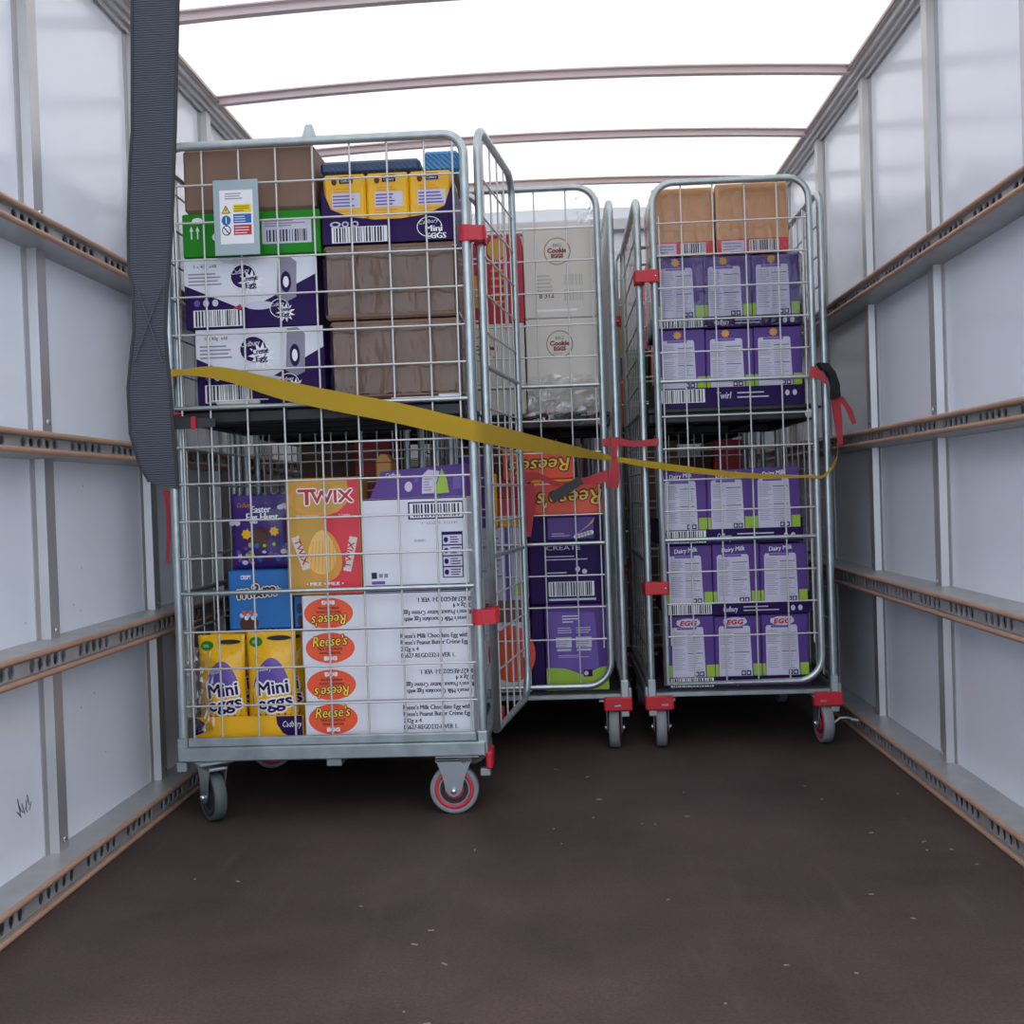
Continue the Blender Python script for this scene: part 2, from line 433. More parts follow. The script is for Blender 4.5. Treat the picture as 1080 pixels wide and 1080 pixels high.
# load restraint rails: hat section with groups of real slots through the web
def rail(xl, s, z0, z1):
    """xl = x of the lips, s = direction towards the wall"""
    b = MB(); depth = .085; xw = xl + s * .016
    y = YF + .02
    H0, H1 = z0 + .011, z1 - .011
    def q(y0, y1): b.add([(xw, y0, H0), (xw, y1, H0), (xw, y1, H1), (xw, y0, H1)], [(0, 1, 2, 3)], M_RAIL)
    K = 12
    while y < YB - .3:
        q(y, y + .05); y += .05
        for _ in range(5):
            y1 = y + .034; cy, cz = (y + y1) / 2, (H0 + H1) / 2
            ry, rz = .0125, (H1 - H0) * .42
            outer = []; inner = []
            for k in range(K):
                t = 2 * PI * (k + .5) / K; c, d = math.cos(t), math.sin(t)
                inner.append((cy + ry * c, cz + rz * d))
                m = max(abs(c), abs(d)); outer.append((cy + (y1 - y) / 2 * c / m, cz + (H1 - H0) / 2 * d / m))
            vs = [(xw, u, w) for u, w in outer] + [(xw, u, w) for u, w in inner] + [(xw + s * .004, u, w) for u, w in inner]
            fs = [(k, (k + 1) % K, K + (k + 1) % K, K + k) for k in range(K)] + [(K + k, K + (k + 1) % K, 2 * K + (k + 1) % K, 2 * K + k) for k in range(K)]
            b.add(vs, fs, M_RAIL); y = y1
    q(y, YB - .04)
    xb = xl + s * depth
    for (za, zb, zo) in ((z1 - .012, z1 - .010, z1), (z0 + .010, z0 + .012, z0)):
        # sloping flange back to the studs, and the rounded lip
        zz = z1 + .006 if zo == z1 else z0 - .006 if z0 > .02 else z0
        b.add([(xl + s * .003, YF, zo), (xl + s * .003, YB - .04, zo), (xb, YB - .04, zz), (xb, YF, zz)], [(0, 1, 2, 3)], M_RAIL)
        zc = zo - .005 if zo == z1 else zo + .005
        b.tube([(xl + s * .0068, YF, zc), (xl + s * .0068, YB - .04, zc)], .0068, M_LIP, 8)
        b.add([(xl + s * .005, YF, za), (xl + s * .005, YB - .04, za), (xw, YB - .04, za), (xw, YF, za)], [(0, 1, 2, 3)], M_RAIL)
    trim(b)
for z0, z1 in ((.001, .06), (.466, .521), (.917, .962), (1.367, 1.412)):
    rail(-1.045, -1, z0, z1); rail(.92, 1, z0, z1)

b = MB(); b.box(-14, 14, -14, YF - .3, -.95, -.9, mat('wet_asphalt', '#77797c', .8, vary=.2, scale=6)); struct(b, 'ground')

# straw bits and crumbs trodden into the floor
b = MB(); pale = mat('pale_debris', '#8d837b', .8)
for i in range(34):
    x, y = random.uniform(-.85, .85), random.uniform(1.6, 3.1)
    if i > 20: x, y = random.uniform(-.2, .85), random.uniform(1.8, 3.3)
    l, w, t = random.uniform(.002, .007), random.uniform(.0008, .002), random.uniform(0, PI)
    c, d = math.cos(t), math.sin(t); z = .0002; h = .0015
    vs = [(x + (a * l * c - e * w * d), y + (a * l * d + e * w * c), zz) for zz in (z, z + h) for a, e in ((-1, -1), (1, -1), (1, 1), (-1, 1))]
    b.add(vs, [(4, 5, 6, 7), (0, 1, 5, 4), (1, 2, 6, 5), (2, 3, 7, 6), (3, 0, 4, 7)], pale)
tag(b.build('debris'), 'scattered pale straw and crumbs lying on the brown van floor', 'debris', kind='stuff')

# ------------------------------------------------------------------ roll cages
def arc(cx, cz, r, a0, a1, n=6): return [(cx + r * math.cos(a0 + (a1 - a0) * i / n), cz + r * math.sin(a0 + (a1 - a0) * i / n)) for i in range(n + 1)]
PX, PY = .28, .381
def make_cage():
    root = empty('roll_cage')
    b = MB()                                                     # base frame
    for s in (-1, 1):
        x0, x1 = sorted((s * .272, s * .302))
        b.box(x0, x1, -.388, .388, .155, .19, M_BEAM, .003)
        x0, x1 = sorted((s * .276, s * .294))
        b.box(x0, x1, -.366, .366, .19, .213, M_BEAM, .003)
    for y in (-.375, .375): b.box(-.272, .272, y - .012, y + .012, .158, .172, M_BEAM, .002)
    b.box(-.272, .272, -.02, .02, .13, .158, M_BEAM, .002)
    b.build('base', root)
    b = MB(); b.box(-.272, .272, -.362, .362, .166, .178, M_DARK, .002); b.build('deck', root)
    for sx in (-1, 1):                                           # red corner caps with sockets under them
        b = MB()
        x0, x1 = sorted((sx * .302, sx * .214))
        b.box(x0, x1, -.404, -.3885, .121, .164, M_RED, .004)
        cp = b.build('corner_cap', root)
        b = MB(); x0, x1 = sorted((sx * .292, sx * .266)); b.box(x0, x1, -.398, -.372, .102, .1205, M_STEEL, .002)
        b.build('post_socket', root)
        b = MB(); b.box(x0, x1, .372, .398, .128, .154, M_STEEL, .002)
        b.build('post_socket', root)
    for sx in (-1, 1):
        for sy in (-1, 1):                                       # casters: pivot at the top, wheel trailing
            b = MB()
            b.box(-.045, .045, -.07, .04, .1495, .1548, M_STEEL, .001)
            b.lathe([(.13, .024), (.1495, .03)], M_STEEL, (0, 0, 0), 'Z', 16)
            for s in (-1, 1):
                x0, x1 = sorted((s * .0205, s * .024))
                b.prism([(-.072, .141), (.02, .141), (.002, .10), (-.008, .062), (-.016, .05), (-.028, .045), (-.04, .05), (-.048, .062), (-.056, .10)], 'X', x0, x1, M_STEEL)
                b.lathe([(0, .0), (0, .008), (s * .006, .008), (s * .009, .004), (s * .009, 0)], M_BOLT, (s * .024, -.028, .0615), 'X', 10)
            b.box(-.024, .024, -.074, .022, .1335, .141, M_STEEL, .002)
            cs = b.build('caster', root)
            b = MB(); cc = (0, -.028, .0625)
            b.lathe([(-.013, .05), (-.0165, .0575), (-.013, .062), (.013, .062), (.0165, .0575), (.013, .05)], M_TYRE, cc, 'X', 32)
            for s in (-1, 1):
                b.lathe([(s * .013, .0505), (s * .0155, .049), (s * .0155, .041), (s * .013, .04)], M_REDW, cc, 'X', 32)
                b.lathe([(s * .013, .0402), (s * .0135, .038), (s * .0135, .036)], M_TYRE, cc, 'X', 32)
                b.lathe([(s * .0135, .0362), (s * .0125, .03), (s * .0135, .024)], M_DARK, cc, 'X', 32)
                b.lathe([(s * .0135, .0245), (s * .016, .022), (s * .016, .009), (s * .016, 0)], M_REDW, cc, 'X', 24)
            b.build('wheel', cs)
            cs.location = (sx * .25, sy * .33, 0)
    zs = [1.607, 1.513, 1.42, 1.327, 1.232, 1.139, .949, .856, .761, .667, .48, .386, .292]
    for s in (-1, 1):                                            # long side panels
        x = s * PX; b = MB()
        path = [(-PY, .19)] + arc(-PY + .05, 1.655, .05, PI, PI / 2) + arc(PY - .05, 1.655, .05, PI / 2, 0) + [(PY, .19)]
        b.tube([(x, u, w) for u, w in path], .0115, M_GALV, 10)
        for z in (1.047, .578): b.tube([(x, -PY, z), (x, PY, z)], .0058, M_GALV, 8)
        for y in (-PY, PY): b.box(x - .013, x + .013, y - .013, y + .013, .155, .215, M_GALV, .003)
        sp = b.build('side_panel', root)
        b = MB()
        for k in range(-3, 4): b.tube([(x - s * .006, k * .094, .2), (x - s * .006, k * .094, 1.70)], .0027, M_WIRE, 6)
        for z in zs: b.tube([(x, -PY, z), (x, PY, z)], .0027, M_WIRE, 6)
        for y in (-PY + .028, PY - .028): b.tube([(x, y, .2), (x, y, 1.69)], .0027, M_WIRE, 6)
        b.build('wire_mesh', sp)
    b = MB()                                                     # back panel
    for z in (1.66, 1.047, .578, .25): b.tube([(-PX, PY, z), (PX, PY, z)], .0075, M_GALV, 8)
    for x in (-.225, .225): b.tube([(x, PY, .25), (x, PY, 1.66)], .009, M_GALV, 8)
    bp = b.build('back_panel', root)
    b = MB()
    for k in range(-2, 3): b.tube([(k * .09, PY, .25), (k * .09, PY, 1.66)], .0027, M_WIRE, 6)
    for z in zs: b.tube([(-PX, PY - .005, z), (PX, PY - .005, z)], .0027, M_WIRE, 6)
    b.build('wire_mesh', bp)
    b = MB()                                                     # gate, its origin on the hinge tube
    W = .474
    path = [(0, .203)] + [(0, 1.0)] + arc(.065, 1.675, .065, PI, PI / 2) + arc(W - .065, 1.675, .065, PI / 2, 0) + [(W, .9)] + arc(W - .075, .278, .075, 0, -PI / 2, 8)
    b.tube([(u, 0, w) for u, w in path], .0105, M_GALV, 10, closed=True)
    for z in (1.133, .646): b.tube([(0, 0, z), (W, 0, z)], .0062, M_GALV, 8)
    gt = b.build('gate', root)
    b = MB()
    for u in (.088, .185, .282, .379): b.tube([(u, .006, .205), (u, .006, 1.735)], .0027, M_WIRE, 6)
    for u in (.019, W - .019): b.tube([(u, .006, .32), (u, .006, 1.64)], .0028, M_WIRE, 6)
    for z in (1.617, 1.518, 1.419, 1.32, 1.222, 1.026, .927, .831, .735, .547, .449, .349): b.tube([(0, 0, z), (W, 0, z)], .0027, M_WIRE, 6)
    b.build('wire_mesh', gt)
    gt.location = (-.235, -.413, 0)
    for z in (1.456, .50):                                       # red hinge clips
        b = MB()
        b.box(-.295, -.222, -.43, -.424, z - .019, z + .019, M_RED, .003)
        b.box(-.295, -.222, -.3625, -.368, z - .019, z + .019, M_RED) if False else None
        b.lathe([(-.02, .0165), (.02, .0165)], M_RED, (-PX, -PY, z), 'Z', 16)
        b.lathe([(-.02, .0155), (.02, .0155)], M_RED, (-.235, -.413, z), 'Z', 16)
        b.prism([(-.289, -.424), (-.264, -.424), (-.264, -.385), (-.295, -.385)], 'Z', z - .018, z + .018, M_RED)
        b.lathe([(0, .003), (-.002, .002), (-.002, 0)], M_BOLT, (-.232, -.43, z), 'Y', 8)
        b.build('hinge_clip', root)
    b = MB()                                                     # black plastic shelf with a lipped edge and white end lugs
    b.box(-.264, .264, -.362, .362, 1.04, 1.054, M_BLACK, .003)
    for y in (-.35, .35): b.box(-.25, .25, y - .012, y + .012, 1.008, 1.04, M_BLACK, .004)
    for x in (-.25, .25): b.box(x - .012, x + .012, -.36, .36, 1.008, 1.04, M_BLACK, .004)
    for x in (-.1, .1): b.box(x - .008, x + .008, -.34, .34, 1.012, 1.04, M_BLACK, .003)
    b.lathe([(0, .0), (-.003, .011), (0, .014)], M_WHITE, (.235, -.3625, 1.024), 'Y', 16)
    b.build('shelf', root)
    return root

def kids(o, stem): return [c for c in o.children if c.name.split('.')[0] == stem]
cageC = make_cage()
G_CAGE = 'roll cages loaded in the van'
cageB = copy_tree(cageC); cageA = copy_tree(cageC); cageD = copy_tree(cageC); cageE = copy_tree(cageC)
cageC.location = (.541, 3.783, 0)
cageB.location = (-.103, 3.783, 0)
cageA.location = (-.597, 3.0, 0); cageA.rotation_euler.z = PI / 2
cageD.location = (-.715, 3.80, 0)
cageE.location = (.47, 4.64, 0)
tag(cageC, 'galvanised roll cage by right wall, full of purple egg boxes in rows', 'roll cage', G_CAGE)
tag(cageB, 'galvanised roll cage in the middle holding two big white cartons on its shelf', 'roll cage', G_CAGE)
tag(cageA, 'nearest galvanised roll cage, long side forward, grey warning plate on its mesh', 'roll cage', G_CAGE)
tag(cageD, 'galvanised roll cage mostly hidden behind the nearest cage, by the left wall', 'roll cage', G_CAGE)
cageF = copy_tree(cageC); cageF.location = (-.17, 4.64, 0)
tag(cageF, 'galvanised roll cage in the back row behind the middle cage', 'roll cage', G_CAGE)
tag(cageE, 'galvanised roll cage in the back row, glimpsed behind the purple box cage', 'roll cage', G_CAGE)
g = kids(cageA, 'gate')[0]; g.rotation_euler.z = -math.radians(8)
for c in kids(cageA, 'caster'):
    x, y = c.location.x, c.location.y
    if x < 0: c.rotation_euler.z = PI if y < 0 else -math.radians(53)
    else: c.rotation_euler.z = math.radians(160) if y < 0 else math.radians(25)
for c in kids(cageB, 'caster') + kids(cageC, 'caster') + kids(cageD, 'caster') + kids(cageE, 'caster'):
    c.rotation_euler.z = random.uniform(-.12, .12) if c.location.y < 0 else random.uniform(-.5, .5)
# the left front caster of the nearest cage has an old green grey tyre
for c in kids(cageA, 'caster'):
    if c.location.x < 0 and c.location.y > 0:
        w = c.children[0]; w.data = w.data.copy(); w.data.materials[0] = M_TYREG; w.data.materials[1] = M_DARK; w['label'] = 'dull green grey wheel'

# grey warning plate wired to the nearest cage (part of it), in the cage's local frame: its outside face looks along local -x
b = MB()
def A2L(x, y): return (y - 3.0, -(x + .597))        # world -> local of the nearest cage (turned 90 degrees)
lx = A2L(0, 2.702)[0]
ly0, ly1 = A2L(-.845, 0)[1], A2L(-.731, 0)[1]
b.box(lx, lx + .003, ly1, ly0, 1.424, 1.612, M_SIGN, .001)
f = Face(b, (lx, ly0, 1.424), r=(0, -1, 0), n=(-1, 0, 0), w=.114, h=.188)
f.rect(.016, .028, .084, .134, M_PURE, 1)
f.lines(.03, .138, .058, .018, 3, M_GREYINK, 2, 4, .4)
f.poly([(.020, .104), (.043, .104), (.0315, .125)], M_INK, 2); f.poly([(.023, .1055), (.040, .1055), (.0315, .1215)], M_SYEL, 3)
f.rect(.0305, .110, .002, .008, M_INK, 4)
f.oval(.0315, .087, .0115, .0125, M_SBLUE, 2); f.rect(.0303, .079, .0024, .016, M_PURE, 3)
f.oval(.0315, .062, .0115, .0125, M_INK, 2); f.oval(.0315, .062, .0092, .0102, M_PURE, 3); f.poly([(.024, .069), (.026, .071), (.039, .055), (.037, .053)], M_INK, 4)
f.rect(.050, .106, .045, .020, M_SYEL, 2); f.lines(.053, .108, .038, .016, 3, M_INK, 3, 2, .3)
f.rect(.050, .079, .045, .023, M_SBLUE, 2); f.lines(.053, .081, .03, .018, 3, M_PURE, 3, 5, .3)
f.rect(.050, .050, .045, .025, M_SRED, 2); f.lines(.053, .052, .038, .02, 3, M_PURE, 3, 6, .3)
o = b.build('warning_plate', cageA); o['label'] = 'grey metal plate with hazard symbols'
b = MB()
ly = A2L(at(326, 140, 2.72).x, 0)[1]
b.prism([(ly - .021, 1.705), (ly + .021, 1.705), (ly + .008, 1.744), (ly - .008, 1.744)], 'X', -.285, -.275, M_GALV)
b.build('top_bracket', cageA)

# ------------------------------------------------------------------ artwork helpers
def bubble(f, a, b, s, k=1, egg=True):
    """round logo: purple disc, white lettering over a splash"""
    f.oval(a, b, s * .95, s * .9, M_PURPLED, k, rot=.3)
    f.ring(a, b, s * .95, s * .9, s * .07, M_PURE, k + 1)
    f.star(a + s * .55, b - s * .45, s * .95, s * .5, 11, M_PURE, k + 1)
    f.text('Cadbury', a - s * .8, b + s * .15, s * .5, M_PURE, k + 2, shear=.3, width=s * 1.3, rot=.1)
    f.text('Creme', a - s * .05, b - s * .38, s * .55, M_PURPLED, k + 3, bold=.0008, width=s * 1.1, rot=.1)
    f.text('Egg', a + s * .2, b - s * .85, s * .55, M_PURPLED, k + 3, bold=.0008, width=s * .75, rot=.1)

def creme_art(f):
    w, h = f.w, f.h
    f.rect(0, 0, w, h, M_PURPLED, 1)
    f.poly([(0, h), (0, h * .62), (w * .42, h * .27), (w * .55, h * .31), (w, h * .72), (w, h)], M_WHITE, 2)
    f.text('5 x 40g  x48', w * .07, h * .86, .012, M_INK, 3)
    f.lines(w * .03, h * .60, w * .3, h * .2, 4, M_GREYINK, 3, 3, .4)
    bubble(f, w * .45, h * .72, h * .2, 3)
    f.poly([(w * .70, h * .42), (w * .72, h * .98), (w * .80, h * .99), (w * .86, h * .9), (w * .85, h * .40), (w * .78, h * .34)], M_GREYINK, 3)
    f.oval(w * .775, h * .62, w * .04, h * .15, M_PURPLED, 4); f.oval(w * .775, h * .62, w * .022, h * .08, M_PURE, 5)
    f.oval(w * .57, h * .3, w * .11, h * .06, M_PANEL, 3); f.poly([(w * .36, h * .27), (w * .42, h * .33), (w * .45, h * .23)], M_SRED, 3)
    f.barcode(w * .06, h * .02, w * .37, h * .24, 5, 3)
    for i in range(3): f.oval(w * (.09 + .07 * i), h * .36, .008, .009, M_PANEL if i else M_PURPLEL, 3, 12)
    bubble(f, w * .72, h * .25, h * .15, 3)

def reese_oval(f, a, b, ra, rb, k=1):
    f.oval(a, b, ra, rb, M_ORANGE, k)
    f.text("Reese's", a, b + rb * .14, rb * .95, M_BROWN, k + 1, 'C', .25, .0024, .05, width=ra * 1.42)
    f.text("Reese's", a, b + rb * .14, rb * .95, M_REESY, k + 2, 'C', .25, .0005, .05, width=ra * 1.42)
    f.text('MILK CHOCOLATE', a, b - rb * .14, rb * .2, M_BROWN, k + 1, 'C', 0, .0006, width=ra * 1.0)
    f.text('PEANUT BUTTER', a, b - rb * .4, rb * .2, M_BROWN, k + 1, 'C', 0, .0006, width=ra * .85)
    f.text('EGG', a, b - rb * .8, rb * .32, M_PURE, k + 1, 'C', 0, .0012, width=ra * .5)

def carton(name, x0, x1, y0, y1, z0, z1, m, label, cat='carton', group=None, c=.003, art=None, flip=False, wrap=False):
    b = MB(); b.box(x0, x1, y0, y1, z0, z1, m, c)
    if art: art(front(b, x0 + .001, x1 - .001, z0 + .001, z1 - .001, y0, flip))
    o = b.build(name, loc=((x0 + x1) / 2, (y0 + y1) / 2, z0)); tag(o, label, cat, group)
    if wrap:
        b = MB(); e = .0035; cx, cy = (x0 + x1) / 2, (y0 + y1) / 2
        b.box(x0 - e - cx, x1 + e - cx, y0 - e - cy, y1 + e - cy, .001, z1 - z0 + .001, M_FILM, .012)
        b.build('shrink_wrap', o)
    return o

# ------------------------------------------------------------------ nearest cage, upper shelf
YA = 2.748
def plainbox_art(f):
    f.rect(0, f.h * .5, f.w, .0012, M_BROWN, 1) if False else None
carton('cardboard_box', -.935, -.597, YA, 3.1, 1.545, 1.708, M_CARD, 'plain brown cardboard box on top of the green carton', 'box', c=.008)
def green_art(f):
    w, h = f.w, f.h
    [(f.rect(w * (.06 + .045 * i), h * .42, .003, h * .2, M_PURE, 1), f.poly([(w * (.06 + .045 * i) - .0035, h * .6), (w * (.06 + .045 * i) + .0065, h * .6), (w * (.06 + .045 * i) + .0015, h * .72)], M_PURE, 1)) for i in (0, 1)]
    f.oval(w * .11, h * .84, .014, .008, M_PURE, 1, 14); f.oval(w * .26, h * .86, .009, .01, M_PURE, 1, 14)
    f.oval(w * .25, h * .66, .006, .007, M_PURE, 1, 10); f.oval(w * .24, h * .45, .009, .01, M_PURE, 1, 10)
    f.rect(w * .58, h * .24, w * .36, h * .58, M_PANEL, 1); f.lines(w * .60, h * .62, w * .3, h * .17, 3, M_GREYINK, 2, 8, .4)
    f.barcode(w * .6, h * .27, w * .33, h * .3, 12, 2, False)
carton('green_carton', -.942, -.588, YA, 3.08, 1.432, 1.5435, M_GREEN, 'bright green carton with white barcode label, under the plain brown box', art=green_art)
G = 'purple and white printed cartons'
carton('printed_carton', -.942, -.603, YA, 3.08, 1.2505, 1.4305, M_PURPLED, 'purple and white printed carton directly beneath the green carton', 'carton', G, art=creme_art)
carton('printed_carton', -.92, -.59, YA + .004, 3.08, 1.0565, 1.2495, M_PURPLED, 'purple and white printed carton at shelf level, behind the yellow strap', 'carton', G, art=creme_art)
G = 'shrink wrapped brown boxes'
carton('wrapped_box', -.572, -.242, YA, 3.1, 1.058, 1.255, M_CARD, 'shrink wrapped brown box standing on the shelf of the nearest cage', 'box', G, c=.006, wrap=True)
carton('wrapped_box', -.582, -.245, YA, 3.1, 1.26, 1.447, M_CARD, 'shrink wrapped brown box beneath the purple tray of yellow boxes', 'box', G, c=.006, wrap=True)

# purple display tray with three yellow boxes
x0, x1, z0, z1 = -.582, -.246, 1.451, 1.628
b = MB(); w = x1 - x0
prof = [(0, 0), (w, 0), (w, .145), (w * .965, .12), (w * .93, .086), (w * .8, .066), (w * .6, .058), (w * .4, .058), (w * .2, .068), (w * .07, .088), (w * .03, .12), (0, .145)]
b.prism([(x0 + u, z0 + v) for u, v in prof], 'Y', YA, YA + .003, M_PURPLED)
b.box(x0, x1, YA + .003, YA + .2, z0, z0 + .003, M_PURPLED)
for xa, xb in ((x0, x0 + .003), (x1 - .003, x1)): b.box(xa, xb, YA + .003, YA + .2, z0 + .003, z0 + .145, M_PURPLED)
b.box(x0 + .003, x1 - .003, YA + .197, YA + .2, z0 + .003, z0 + .145, M_PURPLED)
f = front(b, x0, x1, z0, z0 + .06, YA)
f.barcode(w * .07, .002, w * .42, .04, 21, 1)
for i, r in enumerate((.014, .009, .009)): f.oval(w * (.10 + .075 * i), .049, r, .0075, M_PANEL, 1, 14); f.oval(w * (.10 + .075 * i), .049, r * .6, .004, M_PURPLED, 2, 10)
f.ring(w * .81, .034, .032, .026, .002, M_PURE, 1); f.text('Cadbury', w * .735, .04, .014, M_PURE, 2, shear=.3, width=.05, rot=.1)
f.text('Mini', w * .78, .022, .022, M_PURE, 2, bold=.001, width=.042); f.text('EGGS', w * .79, .004, .02, M_PURE, 2, bold=.001, width=.048)
tag(b.build('display_tray', loc=((x0 + x1) / 2, YA + .1, z0)), 'purple display tray with barcode, holding three yellow boxes', 'tray')
for i in range(3):
    xa = x0 + .005 + i * .109; xb = xa + .1075
    b = MB(); b.box(xa, xb, YA + .005, YA + .19, z0 + .0035, z1, M_YEL, .006)
    f = front(b, xa, xb, z0 + .0035, z1, YA + .005); w = xb - xa; h = f.h
    f.rect(w * .38, h * .86, w * .32, h * .1, M_PURPLED, 1); f.text('Cadbury', w * .42, h * .88, .01, M_PURE, 2, width=w * .24)
    f.oval(w * .26, h * .89, .007, .009, M_BROWN, 1, 12)
    f.lines(w * .25, h * .72, w * .55, h * .08, 2, M_GOLDM, 1, 3, .5)
    f.rect(w * .2, h * .5, w * .66, h * .22, M_PANEL, 1); f.lines(w * .22, h * .51, w * .6, h * .19, 4, M_PURPLEL, 2, i + 3, .45)
    f.lines(w * .2, h * .38, w * .66, h * .1, 2, M_GOLDM, 1, 9, .4)
    tag(b.build('yellow_box', loc=((xa + xb) / 2, YA + .1, z0)), ('yellow egg box at the end of the purple tray nearest the green carton', 'middle yellow egg box of three in the purple display tray', 'yellow egg box at the end of the purple tray nearest the red clip')[i], 'box', 'yellow boxes in the purple tray')
# blue packets on top
def mat_chev(name, c1, c2, sc):
    m = bpy.data.materials.new(name); m.use_nodes = True; nt = m.node_tree; bs = nt.nodes['Principled BSDF']; bs.inputs['Roughness'].default_value = .3
    tc = nt.nodes.new('ShaderNodeTexCoord'); ck = nt.nodes.new('ShaderNodeTexWave'); ck.wave_type = 'BANDS'; ck.bands_direction = 'DIAGONAL'
    ck.inputs['Scale'].default_value = sc; ck.inputs['Distortion'].default_value = 3
    r = nt.nodes.new('ShaderNodeValToRGB'); r.color_ramp.elements[0].color = lin(c1); r.color_ramp.elements[1].color = lin(c2)
    nt.links.new(tc.outputs['Object'], ck.inputs['Vector']); nt.links.new(ck.outputs['Fac'], r.inputs['Fac']); nt.links.new(r.outputs['Color'], bs.inputs['Base Color'])
    return m
for (x0, x1, y0, y1, za, zb, m, lb) in ((-.585, -.33, YA + .012, 3.0, 1.63, 1.664, mat_chev('navy_pattern', '#1b3556', '#25466b', 45), 'dark blue flat packet lying above the yellow boxes'),
                                       (-.324, -.232, YA + .03, 3.05, 1.63, 1.684, mat_chev('blue_pattern', '#1c5c94', '#3f93c9', 45), 'brighter blue patterned packet lying above the yellow boxes')):
    b = MB(); b.box(x0, x1, y0, y1, za, zb, m, .008)
    tag(b.build('blue_packet', loc=((x0 + x1) / 2, (y0 + y1) / 2, za)), lb, 'packet', 'blue packets on top of the yellow boxes')
# papers on the shelf edge
b = MB(); b.box(-.868, -.755, 2.736, YA - .002, 1.0545, 1.064, M_CREAM, .003); b.box(-.885, -.735, 2.737, 2.746, 1.0645, 1.067, M_PURE)
tag(b.build('folded_paper', loc=(-.81, 2.74, 1.0545)), 'folded cream paper on shelf edge below the barcode of the printed carton', 'paper')
b = MB(); b.box(-.42, -.245, 2.736, YA - .006, 1.0545, 1.057, M_PURE, .0005); b.box(-.3, -.242, 2.737, YA - .006, 1.0572, 1.0625, M_PANEL, .0005)
tag(b.build('paper_sheet', loc=(-.33, 2.74, 1.0545)), 'white paper sheets on shelf edge under the wrapped brown boxes', 'paper')

# ------------------------------------------------------------------ nearest cage, lower level
YL = 2.762; DK = .1785
G = 'white cartons with an orange oval logo'
names = ['white carton with upright orange oval logo, lowest in its stack of four', 'white carton with upside down orange oval logo, second from bottom of the stack',
         'white carton with upright orange oval logo, second from top of the stack', 'white carton with upside down orange oval logo, under the white purple edged carton']
zz = [DK, .288, .378, .471, .562]
for i in range(4):
    za, zb = zz[i], zz[i + 1] - .0015
    off = (-.002, .001, -.003, .0)[i]
    flip = i % 2 == 1
    def art(f, i=i):
        w, h0 = f.w, f.h
        h = .088; f.o = f.o + f.u * (h0 - h) if not flip else f.o     # print sits on the visible height
        f.text("Reese's Milk Chocolate Egg with", w * .585, h * .74, .0165, M_INK, 1, bold=.0005, width=w * .40)
        f.text("Reese's Peanut Butter Crème Egg", w * .585, h * .55, .0165, M_INK, 1, bold=.0005, width=w * .40)
        f.text("232g x 4", w * .585, h * .36, .0165, M_INK, 1, bold=.0005, width=w * .105)
        f.text("06627-REGD232-I  VER 1.", w * .585, h * .17, .0165, M_INK, 1, bold=.0005, width=w * .32)
        reese_oval(f, w * .165, h * .52, .0635, .039, 1)
        f.rect(w * .585, 0, .0006, h, M_GREYINK, 1)
    def art2(f, i=i):
        w, h = f.w, .088
        f.text("Reese's Milk Chocolate Egg with", w * .015, h * .70, .0165, M_INK, 1, bold=.0005, width=w * .38)
        f.text("Reese's Peanut Butter Crème Egg", w * .0, h * .51, .0165, M_INK, 1, bold=.0005, width=w * .40)
        f.text("232g x 4", w * .0, h * .32, .0165, M_INK, 1, bold=.0005, width=w * .105)
        f.text("06627-REGD232-I  VER 1.", w * .0, h * .13, .0165, M_INK, 1, bold=.0005, width=w * .32)
        reese_oval(f, w * .845, h * .5, .0635, .039, 1)
    carton('logo_carton', -.673 + off, -.238 + off, YL, 3.2, za, zb, M_WHITE, names[i], 'carton', G, c=.0025, art=art2 if flip else art, flip=flip)

# gold and red egg box
x0, x1, z0, z1 = -.706, -.516, .563, .862
b = MB(); b.box(x0, x1, YL + .002, YL + .13, z0, z1, M_GOLD, .002)
f = front(b, x0 + .001, x1 - .001, z0 + .001, z1 - .001, YL + .002); w, h = f.w, f.h
f.poly([(w * .53, 0), (w, 0), (w, h), (w * .84, h), (w * .87, h * .8), (w * .72, h * .71), (w * .53, h * .67)], M_REDB, 1)
f.oval(w * .43, h * .83, w * .4, h * .15, M_GOLDM, 1); f.oval(w * .45, h * .83, w * .36, h * .125, M_GOLD, 2)
f.poly([(w * .84, h), (w, h), (w, h * .85), (w * .9, h * .9)], M_REDB, 3)
for k, bo, m in ((4, .0045, M_PURE), (5, .0012, M_REDD)):
    f.text('T', w * .17, h * .775, .056, m, k, bold=bo, width=w * .24); f.text('WIX', w * .35, h * .785, .045, m, k, bold=bo, width=w * .57, rot=.02)
f.text('MILK CHOCOLATE EGG', w * .14, h * .665, .009, M_PURE, 2, width=w * .3); f.text('2 TWIN', w * .72, h * .665, .009, M_PURE, 2, width=w * .15)
f.oval(w * .5, h * .33, w * .24, h * .225, M_GOLDM, 2, 32, egg=.22); f.oval(w * .47, h * .36, w * .19, h * .19, M_GOLDL, 3, 32, egg=.22)
for i in range(7): f.poly([(w * (.3 + .055 * i), h * .2), (w * (.31 + .055 * i), h * .2), (w * (.36 + .045 * i), h * .46), (w * (.352 + .045 * i), h * .46)], M_GOLDM, 4)
for (aa, bb, r) in ((.18, .36, -1.25), (.86, .34, 1.35)):
    c, d = math.cos(r), math.sin(r); L, T = h * .15, w * .055
    f.poly([(w * aa + u * L * c - v * T * d, h * bb + u * L * d + v * T * c) for u, v in ((-1, -1), (1, -1), (1, 1), (-1, 1))], M_CREAM, 3)
    f.text('TWIX', w * aa - L * .8 * c + T * .5 * d, h * bb - L * .8 * d - T * .5 * c, .022, M_REDD, 4, bold=.001, rot=r, width=L * 1.5)
f.text('• MILK + MILK •', w * .5, h * .075, .013, M_PURE, 2, 'C', bold=.0005, width=w * .5)
